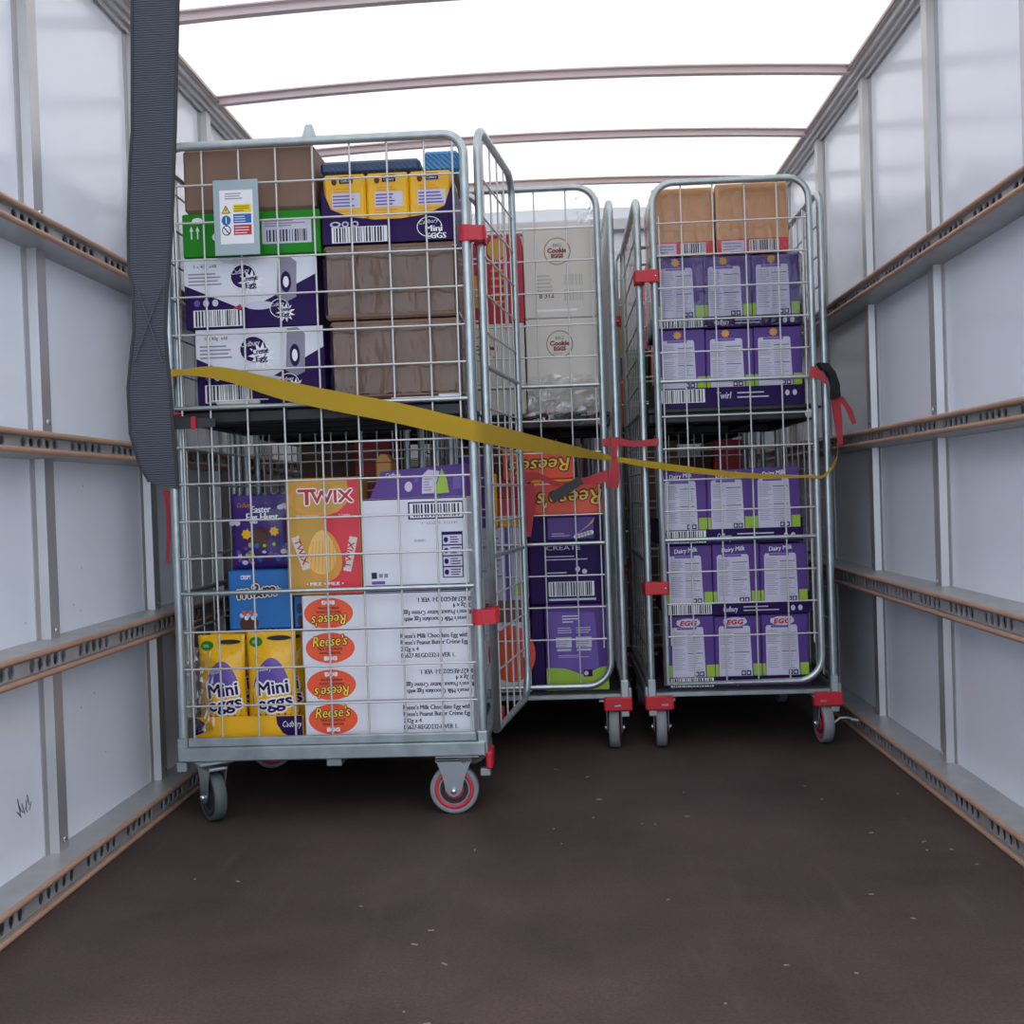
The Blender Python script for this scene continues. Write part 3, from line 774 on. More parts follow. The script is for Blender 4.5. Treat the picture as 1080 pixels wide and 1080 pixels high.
tag(b.build('egg_box', loc=((x0 + x1) / 2, YL + .07, z0)), 'tall gold and red egg box standing on the orange logo cartons', 'box')

# white carton with purple edge
x0, x1, z0, z1 = -.51, -.241, .563, .803
b = MB(); b.box(x0, x1, YL + .004, YL + .3, z0, z1, M_WHITE, .002)
f = front(b, x0, x1, z0, z1, YL + .004); w, h = f.w, f.h
f.rect(0, .002, w, h * .07, M_PURPLED, 1); f.rect(0, h * .985, w, h * .013, M_PURPLED, 1)
f.rect(w * .44, h * .77, w * .53, h * .185, M_PURPLED, 1); f.rect(w * .455, h * .785, w * .5, h * .155, M_PURE, 2); f.barcode(w * .47, h * .79, w * .47, h * .145, 33, 3, False, M_PURPLED)
f.text('7  622210  312341', w * .56, h * .715, .009, M_GREYINK, 1, width=w * .34); f.text('OTH4391', w * .49, h * .53, .009, M_INK, 1, width=w * .1)
f.rect(w * .75, h * .14, w * .2, h * .49, M_PURPLED, 1)
for i in range(4): f.rect(w * .76, h * (.15 + .115 * i), w * .18, h * .1, M_PANEL, 2); f.oval(w * .79, h * (.2 + .115 * i), .006, .007, M_PURPLED, 3, 10); f.lines(w * .83, h * (.16 + .115 * i), w * .1, h * .08, 3, M_PURPLED, 3, i, .4)
f.rect(w * .07, h * .15, .014, .016, M_INK, 1); f.rect(w * .14, h * .16, .01, .01, M_GREYINK, 1); f.rect(w * .19, h * .16, .01, .01, M_GREYINK, 1); f.rect(w * .07, h * .09, .034, .008, M_PURPLEL, 1)
b.box(x0 - .0045, x0 - .0005, YL + .02, YL + .3, z0 + .0, z1 - .004, M_PURPLED, .001)
tag(b.build('white_carton', loc=((x0 + x1) / 2, YL + .15, z0)), 'white carton with purple edges and framed barcode beside the gold and red box', 'carton')

# purple tapered display box lying on it
b = MB(); x0, x1, z0 = -.492, -.243, .8035
vs = [(x0, YL + .02, z0), (x1, YL + .02, z0), (x1, YL + .2, z0), (x0, YL + .2, z0), (x0 + .028, YL + .0447, z0 + .07), (x1, YL + .05, z0 + .085), (x1, YL + .19, z0 + .085), (x0 + .028, YL + .19, z0 + .07)]
b.add(vs, [(0, 1, 5, 4), (1, 2, 6, 5), (2, 3, 7, 6), (3, 0, 4, 7), (4, 5, 6, 7), (3, 2, 1, 0)], M_PURPLE)
dn = Vector((0, -.085, .03)).normalized(); du = Vector((0, .03, .085)).normalized()
f = Face(b, (x0, YL + .02, z0), u=du, n=dn)
f.text('Cadbury', .04, .058, .016, M_PURE, 1, shear=.3, width=.04)
f.poly([(.135, .01), (.165, .01), (.18, .07), (.15, .075), (.135, .06)], M_PANEL, 2); f.poly([(.165, .008), (.205, .01), (.198, .05), (.185, .078), (.178, .05)], M_GREENY, 3)
f.oval(.10, .03, .010, .014, M_PANEL, 2, 14); f.oval(.12, .05, .006, .01, M_PURPLEL, 2, 12); f.rect(.215, .02, .02, .04, M_PURPLEL, 2)
f.lines(.14, .015, .022, .045, 6, M_GREYINK, 3, 2, .4)
tag(b.build('display_box', loc=((x0 + x1) / 2, YL + .1, z0)), 'purple tapered display box with lime patch on top of the white carton', 'box')
b = MB(); b.box(-.505, -.462, YL + .203, YL + .29, .8035, .905, M_GOLDM, .004)
b.prism([(-.505, .905), (-.462, .905), (-.475, .925), (-.492, .925)], 'Y', YL + .203, YL + .29, M_GOLDM)
tag(b.build('gold_box', loc=(-.48, YL + .24, .8035)), 'small dark gold box standing behind the purple tapered display box', 'box')

# yellow shelf tray with pillow bags
x0, x1 = -.966, -.682
b = MB(); yt = YL - .002
b.box(x0, x1, yt, yt + .004, DK, .256, M_YEL, .001); b.box(x0, x1, yt + .004, yt + .3, DK, DK + .003, M_YEL)
for xa, xb in ((x0, x0 + .003), (x1 - .003, x1)): b.box(xa, xb, yt + .004, yt + .3, DK + .003, .25, M_YEL)
b.box(x0 + .003, x1 - .003, yt + .297, yt + .3, DK + .003, .25, M_YEL)
f = front(b, x0, x1, DK, .256, yt); w, h = f.w, f.h
f.poly([(w * .76, h * .98), (w * .77, h * .7), (w * .82, h * .42), (w * .9, h * .28), (w, h * .25), (w, h * .98)], M_PURPLED, 1); f.text('Cadbury', w * .82, h * .62, .022, M_PURE, 2, shear=.3, width=.05)
f.poly([(0, h * .98), (w * .06, h * .95), (w * .12, h * .75), (w * .1, h * .5), (0, h * .38)], M_PURPLED, 1)
tag(b.build('yellow_tray', loc=((x0 + x1) / 2, yt + .15, DK)), 'yellow cardboard tray with purple corners holding the yellow foil bags', 'tray')

def bag(x0, x1, z0, z1, y, bulge, m, art, label, name='foil_bag', cat='bag', group=None, thick=.05, zig=False):
    W, H = x1 - x0, z1 - z0; b = MB(); nx, nz = 14, 22
    def dep(a, q):
        u = max(0, min(1, a / W)); v = max(0, min(1, q / H))
        e = (max(0, math.sin(PI * u)) ** .6) * (max(0, math.sin(PI * min(1, v / .86))) ** .5 if v < .86 else 0)
        return bulge * e + .0022 * math.sin(u * 9 + v * 13) * e
    for sgn in (1, -1):
        vs = []
        for j in range(nz + 1):
            for i in range(nx + 1):
                a, q = W * i / nx, H * j / nz
                pin = .012 * math.sin(PI * j / nz * .86) * (1 if i > nx / 2 else -1 if i < nx / 2 else 0) * (abs(i / nx - .5) * 2) ** 3
                qq = q + (.004 * (1 if i % 2 else -1) if zig and j == nz else 0)
                vs.append((x0 + a - pin * .4, y - sgn * (dep(a, q) + .001), z0 + qq))
        fs = [(j * (nx + 1) + i, j * (nx + 1) + i + 1, (j + 1) * (nx + 1) + i + 1, (j + 1) * (nx + 1) + i) for j in range(nz) for i in range(nx)]
        b.add(vs, fs if sgn == 1 else [q[::-1] for q in fs], m, True)
    rim = [i for i in range(nx + 1)] + [j * (nx + 1) + nx for j in range(1, nz + 1)] + [nz * (nx + 1) + i for i in range(nx - 1, -1, -1)] + [j * (nx + 1) for j in range(nz - 1, 0, -1)]
    N = (nx + 1) * (nz + 1)
    b.add([], [], m)
    base = len(b.v) - 2 * N
    for k in range(len(rim)):
        p, q = rim[k], rim[(k + 1) % len(rim)]
        b.f.append((base + p, base + N + p, base + N + q, base + q)); b.m.append(0); b.sm.append(False)
    f = Face(b, (x0, y - .0012, z0), w=W, h=H, warp=dep); art(f)
    return tag(b.build(name, loc=((x0 + x1) / 2, y, z0)), label, cat, group)

def mini_art(f):
    w, h = f.w, f.h
    f.oval(w * .52, h * .42, w * .38, h * .34, M_PURPLEL, 3, 32, egg=.12)
    f.poly([(w * .12, h * .45), (w * .9, h * .45), (w * .9, h * .46), (w * .12, h * .46)], M_YELF, 4)
    f.rect(w * .16, h * .27, w * .72, h * .22, M_YELF, 5)
    for i in range(6):
        f.poly([(w * (.16 + .12 * i), h * .275), (w * (.28 + .12 * i), h * .275), (w * (.22 + .12 * i), h * .225)], M_YELF, 5)
        f.poly([(w * (.16 + .12 * i), h * .485), (w * (.28 + .12 * i), h * .485), (w * (.22 + .12 * i), h * .53)], M_YELF, 5)
    f.text('Cadbury', w * .24, h * .64, .019, M_PURE, 5, shear=.3, width=w * .3, rot=.12)
    for k, bo, m in ((7, .006, M_PURE), (8, .0012, M_PURPLED)):
        f.text('Mini', w * .27, h * .43, .046, m, k, bold=bo, width=w * .58, rot=.1)
        f.text('eggs', w * .27, h * .305, .046, m, k, bold=bo, width=w * .64, rot=.1)
    f.oval(w * .2, h * .9, w * .13, h * .045, M_GREEN, 3, 18); f.lines(w * .13, h * .885, w * .13, h * .03, 2, M_PURE, 4, 3, .3)
    f.oval(w * .66, h * .93, w * .24, h * .022, M_DARK, 3, 20)
G = 'yellow foil bags in the yellow tray'
lab = ['yellow foil bag at the front of the tray, next to the left cage post', 'yellow foil bag at the front of the tray, next to the orange logo cartons']
for i, (xa, xb, y) in enumerate(((-.96, -.832, YL + .036), (-.832, -.698, YL + .034))):
    bag(xa, xb, DK + .004, .472 - .008 * (1 - i), y, .026, M_YELF, mini_art, lab[i], group=G)
for i, (xa, xb, y) in enumerate(((-.95, -.82, YL + .105), (-.815, -.69, YL + .1))):
    bag(xa, xb, DK + .004, .466, y, .026, M_YELF, mini_art, ['yellow foil bag behind the one next to the left cage post', 'yellow foil bag peeping out behind the one next to the logo cartons'][i], group=G)
# blue box and purple bag above
x0, x1, z0, z1 = -.876, -.7085, .474, .628
b = MB(); b.box(x0, x1, YL + .045, YL + .2, z0, z1, M_BLUE, .003)
f = front(b, x0, x1, z0, z1, YL + .045); w, h = f.w, f.h
for k, bo, m in ((1, .006, M_INK), (2, .004, M_PURE), (3, .0012, M_BROWN)):
    f.text('m&m', w * .15, h * .52, .05, m, k, bold=bo, width=w * .6, rot=.08)
    f.text("'s", w * .77, h * .62, .02, m, k, bold=bo * .5, width=w * .05)
f.text('CRISPY', w * .2, h * .85, .016, M_PURE, 1, bold=.0004, width=w * .16)
f.oval(w * .31, h * .1, w * .15, h * .14, M_BROWN, 1, 20); 
for i in range(7): f.oval(w * (.2 + .035 * i), h * (.24 + .05 * math.sin(i * 2.1)), .006, .006, (M_PANEL, M_ORANGE, M_PURE)[i % 3], 2, 10)

tag(b.build('blue_box', loc=((x0 + x1) / 2, YL + .12, z0)), 'bright blue sweet box with white lettering between purple bag and yellow bags', 'box')
carton('blue_box', -.7065, -.6775, YL + .05, YL + .2, .474, .559, M_BLUE, 'narrow blue box squeezed between the lettered blue box and logo cartons', 'box', None, art=lambda f: (f.oval(f.w * .6, f.h * .2, f.w * .3, f.h * .2, M_BROWN, 1, 16), f.oval(f.w * .5, f.h * .6, f.w * .3, f.h * .16, M_NAVY, 1, 16)))
def hunt_art(f):
    w, h = f.w, f.h; R = random.Random(4)
    f.text('Cadbury', w * .12, h * .83, .018, M_GOLDM, 3, shear=.3, width=w * .22)
    f.text('Easter', w * .36, h * .755, .026, M_PURE, 3, bold=.0008, width=w * .3); f.text('Egg Hunt', w * .28, h * .645, .03, M_PURE, 3, bold=.001, width=w * .5)
    for a, q in ((.86, .82), (.08, .62)):
        for d in (-.05, 0, .05): f.oval(w * (a + d), h * (q + (.02 if d == 0 else 0)), w * .05, h * .035, M_PANEL, 3, 14)
    f.oval(w * .5, h * .42, w * .13, h * .15, M_BROWN, 3, 20)
    for a, q, s in ((.28, .47, .09), (.72, .5, .08)): f.star(w * a, h * q, w * s, w * s * .7, 7, M_YEL, 4)
    for i in range(34):
        f.oval(w * R.uniform(.12, .92), h * R.uniform(.08, .34), w * R.uniform(.025, .05), h * R.uniform(.02, .04), R.choice((M_PURPLEL, M_GREENY, M_GOLDM, M_BROWN, M_PANEL, M_SBLUE)), 4 + i % 5, 12)
bag(-.876, -.708, .629, .826, YL + .085, .02, M_PURPF, hunt_art, 'purple crimped sweet bag standing on the blue box', group=None, zig=True)

# crumpled clear film
def film(x0, x1, z0, z1, y, amp, label, seed, name='plastic_film'):
    R = random.Random(seed); b = MB(); nx, nz = 10, 12; vs = []
    for j in range(nz + 1):
        for i in range(nx + 1):
            e = min(i, nx - i, j, nz - j)
            k = .6 if e == 0 else 1
            vs.append((x0 + (x1 - x0) * (i + R.uniform(-.45, .45)) / nx, y + R.uniform(-amp, amp), z0 + (z1 - z0) * (j + R.uniform(-.45, .45)) / nz))
    fs = []
    for j in range(nz):
        for i in range(nx):
            if (i in (0, nx - 1)) and (j in (0, nz - 1)): continue
            p = j * (nx + 1) + i; fs += [(p, p + 1, p + nx + 2), (p, p + nx + 2, p + nx + 1)]
    b.add(vs, fs, M_CRUMPLE, False)
    return tag(b.build(name, loc=((x0 + x1) / 2, y, z0)), label, 'plastic film')
film(-.968, -.905, .22, .44, 2.742, .006, 'crumpled clear film between mesh and yellow bags by the left post', 3)
film(-.10, .135, 1.02, 1.17, 3.405, .012, 'crumpled clear plastic hanging below the white cartons', 5)
film(.075, .15, 1.645, 1.755, 3.44, .012, 'crumpled clear plastic standing above the upper white carton', 6)

# ------------------------------------------------------------------ middle cage
YM = 3.432
def cookie_art(f, low=False):
    w, h = f.w, f.h
    cx, cy = w * .46, h * .73; f.ring(cx, cy, .042, .043, .003, mat('rust_print', '#a8705f', .5), 1)
    f.text('BIG', cx, cy + .014, .015, M_GREYINK, 1, 'C', .2, .0005, width=.028)
    f.text('Cookie', cx, cy - .004, .02, mat('maroon_print', '#8a2f2c', .5), 1, 'C', 0, .0012, width=.06); f.text('EGGS', cx, cy - .02, .017, MATS['maroon_print'], 1, 'C', 0, .0012, width=.036)
    f.lines(cx - .022, cy - .034, .044, .009, 2, M_GREYINK, 1, 4, .3)
    if not low:
        f.lines(w * .16, h * .28, w * .26, h * .2, 5, mat('pale_print', '#b9b5ac', .5), 1, 3, .5)
        for i in range(2): f.barcode(w * .53, h * (.35 - .17 * i), w * .27, h * .13, 4 + i, 1, False, MATS['pale_print'])
        f.text('8 312', w * .2, h * .215, .026, M_INK, 1, bold=.0004, width=w * .2, rot=.05); f.rect(w * .16, h * .07, w * .55, h * .025, M_PURE, 1)
    else:
        f.rect(w * .1, h * .15, w * .22, h * .02, MATS['pale_print'], 1)
G = 'cream white cartons in the middle cage'
carton('white_carton', -.095, .137, YM, 3.85, 1.352, 1.638, M_CREAM, 'upper big white carton with round red logo in the middle cage', 'carton', G, art=cookie_art)
carton('white_carton', -.095, .134, YM, 3.85, 1.055, 1.3505, M_CREAM, 'lower big white carton with round red logo in the middle cage', 'carton', G, art=lambda f: cookie_art(f, True))
carton('white_carton', -.335, -.1, YM, 3.85, 1.055, 1.342, M_CREAM, 'white carton beneath the red boxes, left of the lower round logo', 'carton', G, art=lambda f: cookie_art(f, True))
def redart(f):
    w, h = f.w, f.h
    f.oval(w * .35, h * .85, w * .3, h * .12, M_GOLDM, 1); f.lines(w * .15, h * .2, w * .6, h * .45, 5, M_GOLDM, 1, 3, .3); f.text('DELUXE', w * .12, h * .68, .02, M_PURE, 1, width=w * .5)
b = MB(); b.prism([(-.215, 1.343), (-.098, 1.343), (-.098, 1.60), (-.112, 1.618), (-.215, 1.618)], 'Y', YM, 3.6, M_REDD); redart(front(b, -.213, -.115, 1.345, 1.616, YM))
tag(b.build('red_box', loc=(-.157, 3.5, 1.343)), 'red egg box with gold print beside the upper white carton', 'box', 'red boxes in the middle cage')
carton('red_box', -.34, -.218, YM + .01, 3.6, 1.343, 1.6, M_GOLDM, 'gold fronted red box at the end of the red boxes in middle cage', 'box', 'red boxes in the middle cage', art=lambda f: (f.rect(0, f.h * .6, f.w, f.h * .4, M_REDD, 1), f.rect(0, 0, f.w, f.h * .2, M_REDD, 1)))
# lower half, right column
def eggback(f, logo='', star=None, lime=True):
    w, h = f.w, f.h
    f.poly([(w * .08, .0), (w * .80, .0), (w * .77, h * .8), (w * .74, h * .83), (w * .12, h * .83), (w * .09, h * .8)], M_PANEL, 1)
    f.rect(w * .2, h * .79, w * .42, h * .035, M_PURPLEL, 2)
    f.lines(w * .12, h * .52, w * .3, h * .24, 9, M_GREYINK, 2, 3, .28); f.rect(w * .42, h * .69, w * .32, h * .012, M_INK, 2); f.lines(w * .42, h * .42, w * .32, h * .25, 7, M_GREYINK, 2, 5, .22)
    f.rect(w * .42, h * .39, w * .32, h * .012, M_INK, 2); f.lines(w * .12, h * .12, w * .3, h * .36, 10, M_GREYINK, 2, 7, .25); f.lines(w * .42, h * .1, w * .32, h * .27, 7, M_GREYINK, 2, 9, .22)
    if lime:
        f.rect(w * .82, 0, w * .18, h * .2, M_GREENY, 2); f.rect(0, 0, w * .07, h * .2, M_GREENY, 2)
    for i in range(2): f.rect(w * (.56 + .11 * i), h * .01, w * .095, h * .08, M_PURPLED, 3); f.oval(w * (.605 + .11 * i), h * .05, w * .03, h * .025, M_PANEL, 4, 10)
    if star: f.star(w * .42, h * .92, w * .1, w * .065, 9, star, 1)
    if logo: f.text(logo, w * .45, h * .885, .02, M_PURE, 1, 'C', .15, .0004, .08, width=w * .5)
x0, x1, z0, z1 = -.065, .131, DK, .452
b = MB(); b.box(x0, x1, YM + .004, YM + .12, z0, z1, M_PURPLE, .003); f = front(b, x0, x1, z0, z1, YM + .004); w, h = f.w, f.h
f.poly([(0, .002), (w, .002), (w, h * .28), (w * .85, h * .26), (w * .6, h * .18), (w * .3, h * .26), (0, h * .27)], M_GREENY, 2)
f.poly([(w * .08, h * .26), (w * .3, h * .27), (w * .6, h * .19), (w * .85, h * .27), (w * .8, h * .9), (w * .06, h * .92)], M_PURPLEL, 1)
f.lines(w * .28, h * .78, w * .28, h * .1, 3, M_PURE, 2, 2, .35); f.lines(w * .2, h * .66, w * .25, h * .08, 3, M_PANEL, 2, 5, .35); f.lines(w * .5, h * .66, w * .25, h * .08, 3, M_PANEL, 2, 6, .35)
for i in range(2): f.rect(w * (.17 + .32 * i), h * .5, w * .25, h * .12, M_PANEL, 2); f.lines(w * (.18 + .32 * i), h * .5, w * .22, h * .11, 4, M_GREYINK, 3, i, .3); f.rect(w * (.18 + .32 * i), h * .46, w * .23, h * .025, M_PANEL, 2)
f.lines(w * .2, h * .38, w * .5, h * .04, 2, M_PANEL, 2, 8, .3); f.rect(w * .6, h * .16, w * .14, h * .08, M_PURPLED, 3); f.oval(w * .64, h * .2, .007, .007, M_PANEL, 4, 10)
tag(b.build('egg_box', loc=((x0 + x1) / 2, YM + .06, z0)), 'purple egg box with lime green foot standing on the middle cage base', 'box')
G = 'purple cartons in the middle cage'
def barc(f):
    w, h = f.w, f.h
    f.text('CREATE', w * .45, h * .88, .02, M_PANEL, 1, 'C', width=w * .45); f.lines(w * .2, h * .7, w * .6, h * .1, 2, M_PANEL, 1, 1, .3); f.lines(w * .22, h * .48, w * .4, h * .06, 1, M_PANEL, 1, 1, .3)
    f.oval(w * .63, h * .56, .008, .009, M_PANEL, 1, 10); f.oval(w * .72, h * .52, .008, .008, M_PANEL, 1, 10)
    f.barcode(w * .24, h * .12, w * .6, h * .24, 44, 1, True, M_PURPLED); f.rect(w * .24, h * .05, w * .62, h * .035, M_PANEL, 1)
carton('purple_carton', -.108, .133, YM, 3.8, .4535, .648, M_PURPLED, 'deep purple carton with barcode resting above the lime footed egg box', 'carton', G, art=barc)
def choco(f):
    w, h = f.w, f.h
    f.rect(w * .25, h * .1, w * .6, h * .8, M_PURPLE, 1); f.poly([(w * .6, h * .2), (w * .85, h * .7), (w * .87, h * .9), (w * .78, h * .6)], M_CARD2, 2)
    for i in range(6): f.oval(w * (.62 + .04 * i), h * (.17 + .03 * i), .008, .007, M_PURE, 3, 10)
    f.lines(w * .3, h * .18, w * .25, h * .16, 2, M_PANEL, 2, 1, .3)
carton('purple_carton', -.107, .134, YM, 3.8, .6495, .734, M_PURPLED, 'shallow purple carton with chocolate picture under the upside down orange carton', 'carton', G, art=choco)
# base support behind the lime footed box
carton('purple_carton', -.108, -.068, YM + .01, 3.8, DK, .4525, M_PURPLED, 'narrow deep purple carton beside the lime footed egg box', 'carton', G)
carton('purple_carton', -.064, .133, YM + .126, 3.8, DK, .4525, M_PURPLED, 'deep purple carton standing behind the lime footed egg box', 'carton', G)
G = 'orange cartons in the middle cage'
def orange_art(f):
    w, h = f.w, f.h
    f.text("Reese's", w * .04, h * .3, h * .62, M_BROWN, 1, shear=.25, bold=.0045, width=w * .9, rot=.04); f.text("Reese's", w * .045, h * .31, h * .62, M_REESY, 2, shear=.25, bold=.0008, width=w * .88, rot=.04)
    f.rect(0, 0, w, h * .06, M_YEL, 1)
carton('orange_carton', -.096, .138, YM, 3.8, .7355, .847, M_ORANGE, 'orange carton with upside down yellow script, behind the black ratchet', 'carton', G, art=orange_art, flip=True)
carton('orange_carton', -.183, .041, YM + .03, 3.8, .8485, .945, M_ORANGE, 'orange carton with upside down yellow script, topmost below the shelf', 'carton', G, art=orange_art, flip=True)
# lower half, left column seen past the open gate
carton('logo_carton', -.35, -.113, YM, 3.75, DK, .40, M_WHITE, 'white and orange carton at the bottom beside the purple carton in middle cage', 'carton', None, art=lambda f: f.oval(f.w * .75, f.h * .55, .075, .09, M_ORANGE, 1))
carton('cardboard_box', -.35, -.113, YM, 3.75, .401, .468, M_CARD, 'flat brown box between white cartons in the middle cage', 'box')
carton('lilac_box', -.235, -.113, YM, 3.7, .469, .70, M_PANEL, 'pale lilac box with lime patch behind the open gate', 'box', None, art=lambda f: (f.rect(f.w * .42, 0, f.w * .16, f.h, M_PURPLEL, 1), f.rect(f.w * .62, f.h * .06, f.w * .3, f.h * .2, M_GREENY, 2), f.lines(f.w * .05, f.h * .3, f.w * .3, f.h * .6, 8, M_GREYINK, 1, 3, .3)))
carton('lilac_box', -.355, -.237, YM, 3.7, .469, .70, M_PANEL, 'pale lilac box mostly hidden by the nearest cage corner', 'box', None)
carton('red_yellow_box', -.2, -.11, YM, 3.7, .701, .79, M_YEL, 'small red and yellow box on the lilac box behind the open gate', 'box', None, art=lambda f: f.rect(0, f.h * .4, f.w, f.h * .6, M_REDB, 1))
carton('yellow_box', -.232, -.202, YM - .004, 3.7, .701, .87, M_YEL, 'slim tall yellow box on the lilac boxes behind the open gate', 'box')
carton('purple_box', -.35, -.234, YM, 3.7, .701, .93, M_PURPLE, 'tall purple box beside the slim yellow box', 'box')
carton('deep_red_box', -.2, -.112, YM + .006, 3.7, .791, .847, M_REDD, 'deep red box wedged on the small red and yellow box', 'box')

# ------------------------------------------------------------------ right cage
YC = 3.428
G = 'purple egg boxes in the right cage'
rows = [  # tray bottom, lip top, box top, x0, x1, logo, star, name
    (DK, .212, .404, .315, .760, 'Dairy Milk', M_SRED, 'bottom tray on the base'),
    (.4055, .442, .627, .314, .763, 'Dairy Milk', None, 'second tray from the base'),
    (.6285, .674, .861, .306, .747, 'Dairy Milk', None, 'third tray from the base, with the yellow strap across it'),
    (1.0555, 1.116, 1.300, .312, .766, '', M_GOLDM, 'tray standing on the shelf'),
    (1.3015, 1.336, 1.526, .313, .765, '', M_GOLDM, 'tray beneath the two tan boxes')]
trayname = ['lowest purple tray in the right cage, standing on the base', 'purple tray second from the base in the right cage', 'purple tray third from the base, topmost one below the shelf',
            'purple tray with white script standing directly on the shelf of right cage', 'shrink wrapped purple tray beneath the two tan boxes']
TD = .36
for r, (za, zl, zt, x0, x1, logo, star, nm) in enumerate(rows):
    b = MB(); b.box(x0, x1, YC, YC + .003, za, zl, M_PURPLED); b.box(x0, x1, YC + .003, YC + TD, za, za + .0025, M_PURPLED)
    for xa, xb in ((x0, x0 + .0025), (x1 - .0025, x1)): b.box(xa, xb, YC + .003, YC + TD, za + .0025, zl + .03, M_PURPLED)
    b.box(x0 + .0025, x1 - .0025, YC + TD - .003, YC + TD, za + .0025, zl + .03, M_PURPLED)
    f = front(b, x0, x1, za, zl, YC); w, h = f.w, f.h; lo = .1 if r != 3 else .25
    f.barcode(w * .02, h * lo, w * .3, h * (.94 - lo), 60 + r, 1)
    f.text('Twirl' if r == 3 else 'Cadbury', w * .40, h * (lo + .15), h * (.75 - lo), M_PANEL, 1, shear=.2, bold=.0005, width=w * .1)
    f.lines(w * .54, h * (lo + .1), w * .26, h * (.7 - lo), 2, M_PANEL, 1, r, .3)
    for i in range(2): f.oval(w * (.88 + .05 * i), h * (lo + .35), .007, min(.009, h * .28), M_PANEL, 1, 10)
    tr = tag(b.build('purple_tray', loc=((x0 + x1) / 2, YC + TD / 2, za)), trayname[r], 'tray', 'purple trays in the right cage')
    bw = (x1 - x0 - .008) / 3
    for i in range(3):
        xa = x0 + .004 + i * bw; xb = xa + bw - .0015
        yy = YC + .0045 + .002 * ((i + r) % 2)
        b = MB(); b.box(xa, xb, yy, yy + .12, za + .003, zt - .002 * ((i * 2 + r) % 3), M_PURPLE, .002)
        f = Face(b, (xa + .0005, yy, zl), w=xb - xa - .001, h=zt - zl - .003); eggback(f, logo, star if r != 0 else None)
        if r == 0: f.oval(f.w * .45, f.h * .9, f.w * .26, f.h * .075, M_PANEL, 2, 18); f.text('EGG', f.w * .45, f.h * .86, .02, M_SRED, 3, 'C', .2, .0012, width=f.w * .36)
        pos = ('next to the red hinge clips', 'in the middle', 'next to the right wall')[i]
        tag(b.build('egg_box', loc=((xa + xb) / 2, yy + .06, za + .003)), 'purple egg box %s of the %s' % (pos, ['bottom tray on the base', 'second tray from the base', 'third tray from the base', 'tray on the shelf', 'tray beneath the tan boxes'][r]), 'egg box', G)
    if r == 4:
        b = MB(); cx, cy = (x0 + x1) / 2, YC + TD / 2
        b.box(x0 - .004 - cx, x1 + .004 - cx, YC - .004 - cy, YC + TD + .004 - cy, .0, zt + .0012 - za, M_FILM, .008); b.build('shrink_wrap', tr)
def tan_art(f):
    w, h = f.w, f.h
    f.rect(0, 0, w, h * .2, M_REDB, 1); f.rect(w * .06, h * .02, w * .32, h * .16, M_PANEL, 2); f.lines(w * .08, h * .03, w * .26, h * .13, 3, M_GREYINK, 3, 2, .35); f.barcode(w * .45, h * .02, w * .42, h * .16, 71, 2)
G = 'tan boxes on top of the right cage stack'
carton('tan_box', .311, .499, YC, 3.7, 1.5285, 1.738, M_CARD2, 'wrapped tan box with red base strip next to the red hinge clip', 'box', G, c=.003, art=tan_art, wrap=True)
carton('tan_box', .508, .728, YC - .004, 3.7, 1.5285, 1.744, M_CARD2, 'wider wrapped tan box with red base strip, next to the right wall', 'box', G, c=.003, art=tan_art, wrap=True)

# ------------------------------------------------------------------ cages at the back: the bits seen through the front ones
p = at(345, 508, 3.5); q = at(382, 440, 3.5)
carton('deep_red_box', -.665, -.545, 3.5, 3.8, .62, 1.0, M_REDD, 'dark red box seen behind the gold and red egg box', 'box')
carton('cardboard_box', -.98, -.665, 3.52, 4.0, DK, .62, M_CARD, 'brown box low in the cage behind the nearest cage', 'box')
carton('cardboard_box', -.663, -.45, 3.5, 4.0, DK, .618, M_CARD, 'brown box beneath the dark red box', 'box')
carton('cardboard_box', -.86, -.672, 3.6, 4.0, .622, .99, M_CARD, 'brown box standing beside the dark red box', 'box')
YE = 4.30
G = 'coloured boxes in the back row cage'
z = 1.056
for i, (h, m, lb) in enumerate(((.2, M_ORANGE, 'slim orange box on the back row shelf, seen through the gap between cages'), (.07, M_SBLUE, 'small blue box above the slim orange box in the gap between cages'), (.11, M_YEL, 'small yellow box above the blue box in the gap between cages'), (.12, M_CARD2, 'small tan box topmost in the gap between cages'))):
    carton('small_box', .215, .285 - .006 * i, YE, YE + .2, z, z + h, m, lb, 'box', G); z += h + .001
carton('green_box', .287, .36, YE + .03, YE + .2, 1.056, 1.36, M_GREEN, 'dark green box beside the slim orange box in the back row', 'box', G)
carton('cardboard_box', .215, .46, YE, 4.9, DK, .6, M_CARD, 'large brown box low in the back row cage', 'box')
carton('cardboard_box', .215, .46, YE, 4.9, .601, .995, M_CARD, 'brown box upon the large brown box in the back row, under the shelf', 'box')
carton('cardboard_box', .461, .598, YE + .05, 4.9, DK, .93, M_BROWN, 'dark brown box between brown and red boxes in the back row', 'box')
carton('cardboard_box', -.42, -.175, YE, 4.9, DK, .995, M_CARD, 'tall brown box low in the cage behind the middle cage', 'box')
carton('cardboard_box', -.17, .08, YE, 4.9, DK, .62, M_CARD, 'brown box on the base of the cage behind the middle cage', 'box')
carton('deep_red_box', -.17, .08, YE + .02, 4.9, .621, .98, M_REDD, 'dark red box upon a brown box behind the middle cage', 'box')
carton('cardboard_box', -.42, .08, YE, 4.9, 1.056, 1.5, M_CARD2, 'wide tan box on the shelf of the cage behind the middle cage', 'box')
carton('deep_red_box', .6, .72, YE, 4.7, DK, .99, M_REDD, 'tall red box low in the back row cage by the right wall', 'box')
carton('red_box', .365, .45, YE, 4.6, 1.056, 1.7, M_REDD, 'tall red box on the back row shelf, beside the right cage post', 'box')

